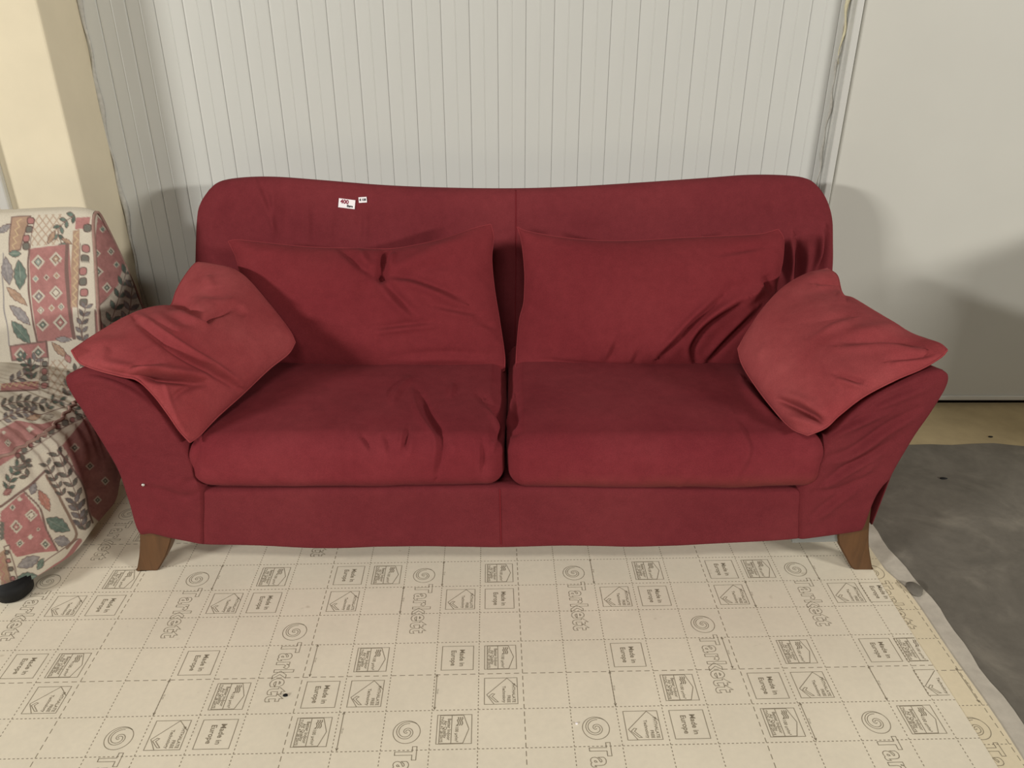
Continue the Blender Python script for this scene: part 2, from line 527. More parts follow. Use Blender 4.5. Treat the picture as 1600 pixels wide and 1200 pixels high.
# ------------------------------------------------------------------ vinyl sheets lying print side up
TH, OX, OY = 0.0252115, -0.07596, 1.33248
def to_grid(x, y):
    dx, dy = x - OX, y - OY
    return (dx * math.cos(TH) + dy * math.sin(TH), -dx * math.sin(TH) + dy * math.cos(TH))
def vinyl_mat(name, col, off=(0.0, 0.0)):
    m = NT(name, 0.55, 0.35)
    sp = m.n.new('ShaderNodeSeparateXYZ'); m.l.new(m.tc.outputs['Object'], sp.inputs[0])
    u = m.math('MULTIPLY', m.math('ADD', sp.outputs[0], 50.0 - off[0]), 10.0)
    v = m.math('MULTIPLY', m.math('ADD', sp.outputs[1], 50.0 - off[1]), 10.0)
    def lines(a, b):
        near = m.math('ABSOLUTE', m.math('SUBTRACT', m.math('FRACT', m.math('ADD', a, 0.5)), 0.5))
        on = m.math('LESS_THAN', near, 0.0105)
        # every fifth line has long dashes
        five = m.math('LESS_THAN', m.math('ABSOLUTE', m.math('SUBTRACT', m.math('FRACT', m.math('DIVIDE', m.math('ADD', a, 1.5 if a is u else 2.5), 5.0)), 0.5)), 0.05)
        short = m.math('LESS_THAN', m.math('FRACT', m.math('MULTIPLY', b, 11.0)), 0.52)
        long_ = m.math('LESS_THAN', m.math('FRACT', m.math('MULTIPLY', b, 5.0)), 0.62)
        dash = m.math('ADD', m.math('MULTIPLY', five, long_), m.math('MULTIPLY', m.math('SUBTRACT', 1.0, five), short))
        return m.math('MULTIPLY', on, dash)
    L = m.math('MAXIMUM', lines(u, v), lines(v, u))
    n1 = m.noise(3.5, 5, 0.6); n2 = m.noise(70, 3, 0.6)
    base = m.ramp(n1, [(0.3, tuple(c * 0.93 for c in col[:3]) + (1,)), (0.7, tuple(min(1, c * 1.05) for c in col[:3]) + (1,))])
    base = m.mix(0.10, base, m.ramp(n2, [(0.3, (0.7, 0.7, 0.7, 1)), (0.7, (1.2, 1.2, 1.2, 1))]), 'MULTIPLY')
    # small scuffs
    sc = m.ramp(m.noise(19, 2, 0.5), [(0.74, (0, 0, 0, 1)), (0.80, (0.5, 0.5, 0.5, 1))])
    base = m.mix(sc, base, srgb(176, 163, 138))
    m.color(m.mix(m.math('MULTIPLY', L, 0.95), base, srgb(140, 129, 109)))
    m.bump(n2, 0.08, 0.001)
    return m.m
VINYL = vinyl_mat('vinyl_backing', srgb(231, 222, 201))
VINYL2 = vinyl_mat('vinyl_backing_lower', srgb(227, 214, 184), (0.003, -0.015))
def sheet(name, poly, z0, z1, mat):
    bm = bmesh.new(); prism(bm, [to_grid(*p) for p in poly], z0, z1)
    o = bm_obj(name, bm, mat); o.location = (OX, OY, 0); o.rotation_euler = (0, 0, TH)
    return o
left_x, back_y, front_y = -2.3, 2.44, -0.6
up_edge = [(0.975 + 0.003 * math.sin(y * 7), y) for y in np.linspace(front_y, 2.2, 30)]
lo_edge = [(1.040 - 0.012 * max(0, y - 1.3) / 0.4 - (0.02 if y > 1.66 else 0) + 0.002 * math.sin(y * 17), y) for y in np.linspace(front_y, 2.2, 40)]
un_edge = [(1.094 - 0.030 * max(0, (y - 1.25)) / 0.55 + 0.006 * math.sin(y * 13) + 0.003 * math.sin(y * 41), y) for y in np.linspace(front_y, 2.15, 70)]
under = sheet('backing_strip', [(0.70, front_y), *un_edge, (0.70, 2.15)], -0.0049, -0.0036, DUST)
tag(under, 'dusty whitish strip along the right edge of the printed sheets', 'underlay')
lower = sheet('vinyl_sheet', [(0.72, front_y), *lo_edge, (0.72, 2.2)], -0.0035, -0.0012, VINYL2)
tag(lower, 'narrow lower printed vinyl sheet showing along the right seam', 'vinyl sheet')
upper = sheet('vinyl_sheet', [(left_x, front_y), *up_edge, (0.975, back_y), (left_x, back_y)], -0.0008, 0.0, VINYL)
tag(upper, 'large cream vinyl sheet with dashed grid print spread under the sofa', 'vinyl sheet')

# flat print on the sheets: template meshes in (s along the writing, t up), then laid with the writing running to the viewer
def ribbon(bm, pts, w, z=0.0, close=False):
    P = [np.array(p, float) for p in pts]
    n = len(P); L, R = [], []
    for i in range(n):
        a = P[(i - 1) % n] if (close or i > 0) else P[i]
        b = P[(i + 1) % n] if (close or i < n - 1) else P[i]
        t1 = P[i] - a; t2 = b - P[i]
        t1 = t1 / (np.linalg.norm(t1) + 1e-12); t2 = t2 / (np.linalg.norm(t2) + 1e-12)
        t = t1 + t2; t = t / (np.linalg.norm(t) + 1e-12)
        nn = np.array([-t[1], t[0]])
        ref = t2 if np.linalg.norm(b - P[i]) > 0 else t1
        c = max(0.35, abs(np.dot(nn, [-ref[1], ref[0]])))
        L.append(bm.verts.new((*(P[i] + nn * w / 2 / c), z))); R.append(bm.verts.new((*(P[i] - nn * w / 2 / c), z)))
    for i in range(n if close else n - 1):
        j = (i + 1) % n
        bm.faces.new((R[i], R[j], L[j], L[i]))
def text_mesh(body, size, x, y, align='CENTER', outline=0.0, sx=1.0, offset=0.0, shear=0.0, spacing=1.0):
    cu = bpy.data.curves.new('lettering', 'FONT')
    cu.body = body; cu.size = size; cu.align_x = align; cu.align_y = 'CENTER'; cu.resolution_u = 3
    cu.offset = offset; cu.shear = shear; cu.space_character = spacing
    if outline:
        cu.fill_mode = 'NONE'; cu.bevel_depth = outline; cu.bevel_resolution = 0
    else:
        cu.fill_mode = 'FRONT'
    o = bpy.data.objects.new('lettering', cu); COL.objects.link(o)
    bpy.context.view_layer.update()
    dg = bpy.context.evaluated_depsgraph_get()
    me = bpy.data.meshes.new_from_object(o.evaluated_get(dg))
    bpy.data.objects.remove(o, do_unlink=True)
    for v in me.vertices:
        v.co = (v.co.x * sx + x, v.co.y + y, v.co.z * 0.08)
    return me
def finish(name, bm, texts, mat):
    for t in texts:
        bm.from_mesh(t); bpy.data.meshes.remove(t)
    me = bpy.data.meshes.new(name); bm.to_mesh(me); bm.free(); me.materials.clear(); me.materials.append(mat)
    for p in me.polygons: p.material_index = 0
    return me
LW = 0.0014
# word mark: swirl and outlined lettering
bm = bmesh.new(); R0 = 0.0285
def spiral(r0, r1, a0, turns, n=46):
    return [((r0 + (r1 - r0) * (i / (n - 1)) ** 0.85) * math.cos(a0 + 2 * math.pi * turns * i / (n - 1)), (r0 + (r1 - r0) * (i / (n - 1)) ** 0.85) * math.sin(a0 + 2 * math.pi * turns * i / (n - 1))) for i in range(n)]
ribbon(bm, [(R0 * math.cos(a), R0 * math.sin(a)) for a in np.linspace(0, 2 * math.pi, 40, endpoint=False)], LW, close=True)
ribbon(bm, spiral(R0, R0 * 0.16, 2.4, 1.45), LW)
ribbon(bm, spiral(R0 * 0.78, R0 * 0.05, 2.9, 1.25), LW)
ribbon(bm, spiral(R0 * 0.16, R0 * 0.05, 2.4 + 2 * math.pi * 1.45, 0.35, 10), LW)
tm = text_mesh('Tarkett', 0.060, 0.0, 0.0, 'LEFT', 0.00075, 1.0, 0.0018, 0.0, 1.12)
xs = [v.co.x for v in tm.vertices]; x0_, x1_ = min(xs), max(xs)
for v in tm.vertices: v.co.x = 0.036 + (v.co.x - x0_) / (x1_ - x0_) * 0.178
MARK = finish('printed_wordmark', bm, [tm], INK)
def box_lines(bm, h=0.0368):
    ribbon(bm, [(-h, -h), (h, -h), (h, h), (-h, h)], LW, close=True)
    return h
bm = bmesh.new(); h = box_lines(bm)
MADE = finish('printed_origin_box', bm, [text_mesh('Made in', 0.0165, 0, 0.010, outline=0, offset=0.0003), text_mesh('Europe', 0.0165, 0, -0.010, offset=0.0003)], INK)
bm = bmesh.new(); h = box_lines(bm); q = 2 * h
ribbon(bm, [(.5 * q, -.21 * q), (.14 * q, -.43 * q), (-.49 * q, .19 * q), (-.14 * q, .5 * q)], LW)
ribbon(bm, [(.10 * q, -.26 * q), (.20 * q, -.36 * q), (.42 * q, -.16 * q), (.42 * q, -.08 * q), (.21 * q, -.27 * q), (.12 * q, -.19 * q)], LW, close=True)
FREE = finish('printed_check_box', bm, [text_mesh('PHTHALATE', 0.0098, .45 * q, .38 * q, 'RIGHT', offset=0.0002), text_mesh('FREE', 0.0098, .45 * q, .23 * q, 'RIGHT', offset=0.0002), text_mesh('Technology', 0.0098, .45 * q, .09 * q, 'RIGHT', offset=0.0002)], INK)
bm = bmesh.new(); h = box_lines(bm); q = 2 * h
ribbon(bm, [(-.48 * q, -.42 * q), (-.48 * q, .26 * q), (0, .42 * q), (.48 * q, .26 * q), (.48 * q, -.42 * q)], LW, close=True)
ribbon(bm, [(-.48 * q, -.08 * q), (.48 * q, -.08 * q)], LW)
for k in range(3):
    ribbon(bm, [(-.42 * q + .06 * q * i, (.10 + .06 * k) * q + .022 * q * math.sin(i * 2.2)) for i in range(6)], LW * 1.5)
AIR = finish('printed_air_box', bm, [text_mesh('<100 \u00b5g/m\u00b3', 0.0095, .14 * q, .07 * q, offset=0.0002), text_mesh('Better Indoor', 0.0098, 0, -.155 * q, offset=0.0002),
                                     text_mesh('Air Quality', 0.0098, 0, -.265 * q, offset=0.0002), text_mesh('TVOC AT 28 DAYS', 0.0078, 0, -.365 * q, offset=0.0002)], INK)
bm = bmesh.new()
ribbon(bm, [(0, 0), (0.097, 0)], LW * 1.1)
for e, s in ((0, 1), (0.097, -1)):
    ribbon(bm, [(e + s * 0.006, 0.0026), (e, 0), (e + s * 0.006, -0.0026)], LW * 1.1)
ARROW = finish('printed_arrow', bm, [text_mesh('10 cm', 0.006, 0.048, 0.004)], INK)
def lay(me, sheet_o, c, r, z, clip=None):
    name = me.name
    o = bpy.data.objects.new(name, me)
    link(o, sheet_o)
    o.location = (c * 0.1, r * 0.1, z); o.rotation_euler = (0, 0, -math.pi / 2)
    if clip is not None:
        # cut what would hang over the edge of the sheet (edge given in world x)
        M = Matrix.Translation((OX, OY, 0)) @ Matrix.Rotation(TH, 4, 'Z') @ Matrix.Translation(o.location) @ Matrix.Rotation(-math.pi / 2, 4, 'Z')
        W = [M @ v.co for v in me.vertices]
        if max(w.x for w in W) > clip:
            m2 = me.copy(); bm = bmesh.new(); bm.from_mesh(m2)
            Mi = M.inverted()
            bmesh.ops.bisect_plane(bm, geom=bm.verts[:] + bm.edges[:] + bm.faces[:], plane_co=Mi @ Vector((clip, 0, 0)), plane_no=Mi.to_3x3() @ Vector((1, 0, 0)), clear_outer=True)
            bm.to_mesh(m2); bm.free(); o.data = m2
    return o
ZP = 0.00025
for c, r in [(-7.5, 3.45), (-11.4, 3.45), (-7.5, -1.55), (-1.5, 3.45), (-4.5, 1.45), (-1.5, -1.55), (2.5, 3.45), (5.5, 1.45), (2.5, -1.55), (8.5, 3.45), (8.5, -1.55), (-4.5, 6.45), (-10.5, 6.45), (-11.5, -3.5)]:
    lay(MARK, upper, c, r, ZP, 0.971)
for c, r in [(-9.5, 3.5), (-9.5, .5), (-5.5, -.5), (-5.5, 3.5), (-2.5, 3.5), (.5, 3.5), (-2.5, .5), (.5, .5), (-3.5, -1.5), (-.5, -1.5), (4.5, 3.5), (7.5, 3.5), (4.5, -.5), (6.5, -1.5), (7.5, .5), (10.35, .5), (9.5, -1.5), (-9.5, 5.5)]:
    lay(AIR, upper, c, r, ZP, 0.971)
for c, r in [(-10.5, 2.5), (-6.5, 2.5), (-9.5, -.5), (-6.5, -1.5), (-3.5, 2.5), (-.5, 2.5), (-2.5, -.5), (.5, -.5), (3.5, 2.5), (6.5, 2.5), (3.5, -1.5), (9.5, 2.5), (7.5, -.5), (10.35, -.5)]:
    lay(FREE, upper, c, r, ZP, 0.971)
for c, r in [(-9.5, 2.5), (-5.5, 2.5), (-10.5, .5), (-6.5, .5), (-5.5, -1.5), (-3.5, 3.5), (.5, 2.5), (-.5, .5), (-3.5, -.5), (6.5, 3.5), (4.5, 2.5), (3.5, .5), (4.5, -1.5), (6.5, -.5), (10.35, 2.5), (9.5, .5), (-10.55, -1.5)]:
    lay(MADE, upper, c, r, ZP, 0.971)
for c, r in [(-7, 0), (-7, 4), (-3.85, 1), (-2.9, -1), (-2, 3), (-1, 4), (-.95, 0), (3, 4), (3, 0), (5.85, 1), (7, 3), (9, 4), (9, 0), (7.05, -1)]:
    lay(ARROW, upper, c, r, ZP)
for c, r in [(10.55, -1.75), (10.55, 3.3), (10.5, 8.2)]:
    lay(MARK, lower, c, r, -0.0012 + ZP, 1.036)
lay(ARROW, lower, 11.0, -0.1, -0.0012 + ZP)

# bits lying on the floor
def pebble(name, loc, s, mat, label, cat, seed):
    bm = bmesh.new(); bmesh.ops.create_icosphere(bm, subdivisions=3, radius=1)
    for v in bm.verts:
        f = 1 + 0.22 * float(vnoise(np.array([[v.co.x * 1.7, v.co.y * 1.7, v.co.z * 1.7]]), seed)[0])
        v.co = Vector((v.co.x * s[0] * f, v.co.y * s[1] * f, (v.co.z * f if v.co.z > -0.4 else -0.4) * s[2]))
    zmin = min(v.co.z for v in bm.verts)
    for v in bm.verts: v.co.z -= zmin
    o = bm_obj(name, bm, mat, None, True); o.location = loc
    tag(o, label, cat); return o
p = atZ(1428, 922, -0.0036)
pebble('mortar_lump', (p[0], p[1], -0.0036), (0.021, 0.026, 0.010), SCREED, 'small flat grey mortar lump on the whitish strip right of the sofa', 'lump', 3)
p = atZ(446, 1087, 0)
pebble('dark_chip', (p[0], p[1], 0.0003), (0.0055, 0.004, 0.003), BLACK, 'tiny black chip lying on the printed lettering left of centre', 'debris', 5)
p = atZ(901, 1131, 0)
pebble('white_crumb', (p[0], p[1], 0.0003), (0.0028, 0.0028, 0.002), PAPER, 'tiny white crumb on the printed sheet near the bottom centre', 'debris', 6)
p = atZ(1474, 748, -0.005)
pebble('dark_chip', (p[0], p[1], -0.005), (0.012, 0.005, 0.003), BLACK, 'small dark chip on the grey screed right of the sofa', 'debris', 8)
p = atZ(1548, 683, -0.008)
pebble('dark_chip', (p[0], p[1], -0.008), (0.008, 0.004, 0.003), BLACK, 'small dark chip on the pale concrete in front of the door', 'debris', 9)

# ------------------------------------------------------------------ the sofa
sofa = empty('sofa', (-0.016, 2.05, 0.0))
tag(sofa, 'wide dark red fabric sofa with flared arms and wooden legs', 'sofa')
YF = 1.672
def onY(pts, Y): return [atY(a, b, Y) for a, b in pts]
def onplane(pts, z0, y0, z1, y1):
    """points on the leaning plane through (y0,z0) and (y1,z1)"""
    k = (y1 - y0) / (z1 - z0); out = []
    for a, b in pts:
        r = ray(a, b)               # y0 + k (z - z0) = y
        t = (y0 + k * (CAM_H - z0)) / (r[1] - k * r[2])
        out.append(CAMP + r * t)
    return out
def leanY(pts, ya, yb):
    """Y runs from ya to yb along the points"""
    n = len(pts); P = np.array(pts, float)
    d = np.concatenate([[0], np.cumsum(np.hypot(*np.diff(P, axis=0).T))]); d /= d[-1]
    return [atY(a, b, ya + (yb - ya) * t) for (a, b), t in zip(pts, d)]

# back: leaning padded panel
bp = dict(z0=0.42, y0=2.43, z1=0.88, y1=2.50)
top = [(327, 296), (345, 283), (380, 277), (430, 276), (500, 281), (600, 289), (700, 293), (806, 294), (900, 291), (1000, 285), (1100, 278), (1170, 273), (1230, 274), (1262, 280), (1279, 296)]
left = [(327, 296), (315, 316), (309, 340), (306, 400), (305, 480), (318, 600)]
right = [(1279, 296), (1291, 318), (1298, 345), (1299, 380), (1297, 440), (1285, 600)]
bot = [(318, 600), (800, 606), (1285, 600)]
back_strokes = [([(428, 300), (427, 340), (428, 375)], 5, 0.004), ([(402, 285), (418, 320), (430, 350)], 6, 0.003, 's'), ([(480, 315), (482, 350), (480, 380)], 5, 0.0035), ([(520, 325), (516, 360), (516, 385)], 6, 0.003),
                ([(571, 325), (572, 350), (570, 385)], 5, 0.0035), ([(560, 330), (561, 360)], 5, -0.002), ([(446, 300), (448, 360)], 7, -0.003),
                ([(1240, 370), (1242, 410), (1238, 450)], 7, 0.010, 's'), ([(1262, 380), (1258, 420), (1248, 455)], 6, 0.008), ([(1288, 360), (1282, 400), (1270, 430)], 6, 0.010, 's'), ([(1225, 380), (1226, 430)], 6, -0.006),
                ([(1163, 285), (1163, 370)], 3, -0.0015), ([(792, 380), (791, 560)], 10, 0.004), ([(360, 290), (340, 330), (325, 380)], 12, 0.004), ([(1190, 300), (1215, 340)], 12, 0.003)]
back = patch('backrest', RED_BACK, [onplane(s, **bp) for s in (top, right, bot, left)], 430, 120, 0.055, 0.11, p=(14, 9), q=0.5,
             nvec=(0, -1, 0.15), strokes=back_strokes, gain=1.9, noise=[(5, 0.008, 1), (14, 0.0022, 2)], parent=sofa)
# body below the cushions
bm = bmesh.new(); bbox(bm, -0.90, 0.87, 1.70, 2.50, 0.125, 0.285, 0.01, 2); bbox(bm, -0.97, 0.94, 2.42, 2.56, 0.125, 0.55, 0.02, 2)
keep(bm_obj('seat_base', bm, RED), sofa)
# arms
def arm_back(B, W):
    B = B.copy(); t = np.clip((B[..., 2] - 0.28) / 0.3, 0, 1); t = t * t * (3 - 2 * t)
    B[..., 2] -= 0.16 * t * W
    B[..., 0] += np.where(B[..., 0] < 0, 1, -1) * 0.05 * t * W
    return B
arm_n = [(6, 0.004, 5), (18, 0.001, 6)]
YA = 1.682
L_top = [(109, 583), (130, 575), (165, 582), (205, 597), (240, 622), (270, 655), (297, 695), (310, 735), (321, 762)]
L_left = [(109, 583), (103, 592), (112, 614), (135, 650), (165, 695), (188, 735), (203, 778), (213, 812), (221, 834)]
L_right = [(321, 762), (322, 805), (322, 849)]
L_bot = [(221, 834), (240, 832), (270, 840), (300, 845), (322, 849)]
la = [([(224, 758), (250, 766), (285, 777), (318, 768)], 5, -0.004), ([(228, 750), (262, 755), (300, 765)], 8, 0.003), ([(246, 790), (262, 806), (272, 818)], 5, -0.003), ([(112, 595), (150, 588), (200, 605), (250, 640)], 8, 0.004, 's'), ([(280, 760), (300, 752), (315, 745)], 6, -0.004), ([(225, 800), (250, 820)], 8, 0.003)]
armL = patch('arm', RED, [onY(s, YA) for s in (L_top, L_right, L_bot, L_left)], 90, 90, 0.020, 0.78, p=16, q=0.5, nvec=(0, -1, 0), strokes=la, gain=1.3, back_fn=arm_back, noise=arm_n, parent=sofa)
R_top = [(1245, 764), (1262, 740), (1280, 700), (1310, 662), (1350, 627), (1400, 600), (1440, 581), (1462, 576), (1472, 577)]
R_right = [(1472, 577), (1479, 586), (1474, 605), (1455, 637), (1430, 675), (1408, 713), (1390, 745), (1379, 757), (1366, 778), (1347, 828)]
R_bot = [(1245, 839), (1280, 837), (1315, 833), (1347, 828)]
R_left = [(1245, 764), (1245, 800), (1245, 839)]
ra = [([(1300, 680), (1340, 660), (1387, 640)], 6, 0.006, 's'), ([(1293, 720), (1333, 707), (1387, 670), (1433, 643)], 7, 0.007, 's'), ([(1290, 757), (1333, 730), (1380, 703)], 6, 0.006, 's'), ([(1340, 750), (1373, 720)], 5, 0.004), ([(1267, 813), (1310, 780), (1340, 760)], 7, 0.005, 's'),
      ([(1300, 740), (1350, 715), (1410, 680)], 5, -0.004), ([(1340, 655), (1390, 625), (1450, 600)], 7, 0.005, 's'), ([(1265, 770), (1310, 765), (1365, 740)], 5, -0.005)]
armR = patch('arm', RED, [onY(s, YA) for s in (R_top, R_right, R_bot, R_left)], 90, 90, 0.020, 0.78, p=16, q=0.5, nvec=(0, -1, 0), strokes=ra, gain=1.3, back_fn=arm_back, noise=arm_n, parent=sofa)
# hanging side flap with its open slit by the right leg
fl = [atX(1381, 755, 0.962), atX(1368, 816, 0.962)]
V, Fc = [], []
ys = np.linspace(1.735, 2.40, 40); zs = np.linspace(0.118, 0.34, 12)
for s in (0, 1):
    for j, z in enumerate(zs):
        for i, y in enumerate(ys):
            V.append((0.962 + 0.10 * (z - 0.12) + 0.004 * math.sin(y * 24) * (1 - j / 11) + s * 0.004, y, z + 0.004 * math.sin(y * 15) * (1 - j / 11)))
n, m_ = len(ys), len(zs)
for s in (0, 1):
    for j in range(m_ - 1):
        for i in range(n - 1):
            a = s * n * m_ + j * n + i
            Fc.append((a, a + 1, a + n + 1, a + n) if s else (a, a + n, a + n + 1, a + 1))
for i in range(n - 1):
    Fc.append((i, i + 1, n * m_ + i + 1, n * m_ + i))
for j in range(m_ - 1):
    Fc.append((j * n, n * m_ + j * n, n * m_ + (j + 1) * n, (j + 1) * n))
keep(mesh_obj('side_flap', V, Fc, RED), sofa)
# front rail
r_top = [(308, 762), (780, 756), (1258, 762)]; r_bot = [(308, 849), (400, 850), (520, 853), (660, 851), (782, 853), (900, 849), (1000, 851), (1120, 846), (1258, 838)]
keep(patch('front_rail', RED, [onY(r_top, YF + 0.012), onY([(1258, 762), (1258, 838)], YF + 0.012), onY(r_bot, YF + 0.012), onY([(308, 762), (308, 849)], YF + 0.012)], 260, 36, 0.019, 0.05, p=(30, 14), q=0.5, nvec=(0, -1, 0),
      strokes=[([(560, 832), (620, 842)], 8, 0.002)], noise=[(4, 0.003, 8), (11, 0.0012, 9)]), sofa)
# seat cushions
c1 = [([(650, 617), (661, 648), (681, 678), (685, 697), (680, 742)], 7, 0.0065, 's'), ([(657, 612), (672, 650), (692, 676)], 6, -0.004), ([(759, 624), (773, 648), (783, 671), (776, 697)], 6, 0.008, 's'), ([(643, 590), (620, 612), (612, 634)], 6, 0.006), ([(563, 681), (578, 706)], 5, 0.004, 's'),
      ([(634, 670), (627, 704)], 5, 0.005, 's'), ([(645, 680), (640, 712)], 6, 0.004), ([(745, 612), (762, 634), (768, 650)], 5, -0.006), ([(707, 597), (702, 622)], 6, 0.004), ([(752, 690), (752, 735)], 5, 0.004, 's'), ([(735, 700), (737, 740)], 6, 0.003), ([(700, 690), (716, 705)], 6, 0.003),
      ([(545, 655), (552, 740)], 5, 0.0015), ([(306, 690), (302, 740)], 6, 0.004, 's'), ([(770, 690), (786, 670)], 5, -0.005), ([(600, 680), (606, 710)], 5, 0.003, 's')]
cy0, cy1 = 1.652, 2.28
def cush_extra(seed, x0, x1):
    def f(P, N):
        cx, hw = (x0 + x1) / 2, (x1 - x0) / 2
        t = np.clip(np.abs(P[:, 0] - cx) / hw, 0, 1)
        return 0.004 * vnoise(P * 9, seed) - 0.010 * np.clip(t - 0.9, 0, 1) * 10 * np.clip(N[:, 2], 0, 1) * 0.6
    return f
seatL = rounded_box('seat_cushion', RED_SEAT, -0.795, -0.018, cy0, cy1, 0.287, 0.425, 0.045, (210, 110, 36), (0.004, 0.010, 0.016), c1, [(22, 0.0012, 21)], sofa, cush_extra(20, -0.795, -0.018), 1.35)
c2 = [([(802, 620), (800, 655), (792, 672)], 5, 0.006, 's'), ([(812, 640), (800, 668)], 5, -0.005), ([(795, 680), (815, 672)], 4, -0.004), ([(1150, 650), (1175, 700), (1160, 740)], 8, 0.003, 's'), ([(1055, 765), (1085, 735)], 5, 0.002), ([(1190, 610), (1225, 660)], 8, -0.006), ([(960, 690), (965, 740)], 7, 0.002), ([(1165, 595), (1190, 625), (1225, 655)], 8, 0.006, 's')]
seatR = rounded_box('seat_cushion', RED_SEAT, -0.010, 0.772, cy0 - 0.004, cy1, 0.283, 0.425, 0.045, (210, 110, 36), (0.004, 0.012, 0.016), c2, [(22, 0.0010, 31)], sofa, cush_extra(30, -0.010, 0.772), 1.6)
# legs: sabre shaped, curving outwards
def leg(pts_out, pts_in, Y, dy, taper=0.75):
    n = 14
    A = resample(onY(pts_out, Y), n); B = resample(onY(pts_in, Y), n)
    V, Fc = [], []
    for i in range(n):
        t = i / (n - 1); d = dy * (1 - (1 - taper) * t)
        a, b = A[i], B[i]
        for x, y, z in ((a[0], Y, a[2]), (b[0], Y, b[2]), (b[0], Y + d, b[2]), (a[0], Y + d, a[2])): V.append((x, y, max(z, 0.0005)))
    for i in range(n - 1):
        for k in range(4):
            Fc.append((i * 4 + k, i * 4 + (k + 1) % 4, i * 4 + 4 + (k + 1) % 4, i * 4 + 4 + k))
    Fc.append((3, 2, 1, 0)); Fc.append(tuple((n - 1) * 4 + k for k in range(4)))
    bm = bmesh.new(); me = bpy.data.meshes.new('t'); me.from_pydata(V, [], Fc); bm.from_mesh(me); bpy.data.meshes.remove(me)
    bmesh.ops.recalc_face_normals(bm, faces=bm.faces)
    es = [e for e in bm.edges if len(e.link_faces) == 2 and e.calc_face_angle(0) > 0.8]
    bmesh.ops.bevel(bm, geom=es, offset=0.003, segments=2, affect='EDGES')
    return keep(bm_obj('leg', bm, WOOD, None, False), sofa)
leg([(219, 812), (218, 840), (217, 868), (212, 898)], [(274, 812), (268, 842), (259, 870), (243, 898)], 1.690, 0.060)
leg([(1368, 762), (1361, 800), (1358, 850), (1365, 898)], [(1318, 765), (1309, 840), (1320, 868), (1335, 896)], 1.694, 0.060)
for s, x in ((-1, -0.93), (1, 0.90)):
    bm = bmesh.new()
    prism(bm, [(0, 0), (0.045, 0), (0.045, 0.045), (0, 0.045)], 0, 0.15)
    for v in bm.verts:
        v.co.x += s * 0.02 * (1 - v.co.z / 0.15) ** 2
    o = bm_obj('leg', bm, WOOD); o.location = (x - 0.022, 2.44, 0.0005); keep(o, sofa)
# grey lining showing under the right arm hem
V = [atY(1238, 838, 1.70), atY(1311, 832, 1.70), atY(1311, 846, 1.70), atY(1238, 848, 1.70)]
V = [np.array(v) for v in V]; V2 = [v + np.array([0, 0.25, 0.004]) for v in V]
keep(mesh_obj('lining', V + V2, [(0, 1, 2, 3), (7, 6, 5, 4), (0, 4, 5, 1), (1, 5, 6, 2), (2, 6, 7, 3), (3, 7, 4, 0)], GREYLIN, None, False), sofa)
# raycasts onto finished cloth for seams, pin and tags
def bvh(o):
    M = Matrix.Translation(o.location + (Vector(o.parent.location) if o.parent else Vector()))
    me = o.data
    return BVHTree.FromPolygons([M @ v.co for v in me.vertices], [tuple(p.vertices) for p in me.polygons])
def hit(tree, px, py):
    r = Vector(ray(px, py)).normalized()
    loc, nor, i, d = tree.ray_cast(Vector(CAMP), r)
    if loc is not None and nor.dot(r) > 0: nor = -nor
    return loc, nor
def seam(tree, pts, r=0.0016, name='seam', lift=0.0004, mat=RED_SEAM):
    P = resample(pts, 60); out = []
    for a, b in P:
        l, n = hit(tree, a, b)
        if l is not None: out.append(np.array(l + n * lift))
    if len(out) > 3:
        V, Fc = tube(out, r, 6); keep(mesh_obj(name, V, Fc, mat), sofa)
tb = bvh(back)
seam(tb, [(806, 297), (806, 400), (804, 580)])
rail = [c for c in sofa.children if c.name.startswith('front_rail')][0]
trl = bvh(rail)
seam(trl, [(781, 764), (783, 850)])
tal = bvh(armL)
l, n = hit(tal, 224, 757)
bm = bmesh.new(); bmesh.ops.create_uvsphere(bm, u_segments=12, v_segments=8, radius=0.0045)
o = bm_obj('pin_head', bm, STEEL, None, True); o.location = l + n * 0.001; keep(o, sofa); o['label'] = 'small shiny pin head'
# price tags
def paper_tag(name, quad, label, texts):
    P = []
    for a, b in quad:
        l, n = hit(tb, a, b); P.append(np.array(l + n * 0.003)); nn = np.array(n)
    P = np.array(P); c = P.mean(0)
    ex = (P[1] + P[2] - P[0] - P[3]) / 2; w = np.linalg.norm(ex); ex /= w
    ey = (P[0] + P[1] - P[2] - P[3]) / 2; ey -= ex * ey.dot(ex); hgt = np.linalg.norm(ey); ey /= hgt
    ez = np.cross(ex, ey)
    M = Matrix(((ex[0], ey[0], ez[0], c[0]), (ex[1], ey[1], ez[1], c[1]), (ex[2], ey[2], ez[2], c[2]), (0, 0, 0, 1)))
    bm = bmesh.new(); bbox(bm, -w / 2, w / 2, -hgt / 2, hgt / 2, -0.0005, 0.0003)
    o = bm_obj(name, bm, PAPER); o.matrix_world = M
    tag(o, label, 'price tag')
    for body, sz, x, y, mat, off, rot in texts:
        t = text_mesh(body, sz * hgt, 0, 0, 'CENTER', offset=off)
        t.materials.clear(); t.materials.append(mat)
        q = link(bpy.data.objects.new('lettering', t), o); q.location = (x * w, y * hgt, 0.0006); q.rotation_euler = (0, 0, rot)
    return o
paper_tag('price_tag', [(530, 310), (556, 313), (553.8, 327), (528.6, 323.6)], 'larger white paper price tag on the sofa back, reading 400', [('400', 0.62, -0.14, 0.17, INK_RED, 0.0007, 0.0), ('Euro', 0.34, 0.2, -0.24, INK_BLACK, 0.0006, 0.0)])
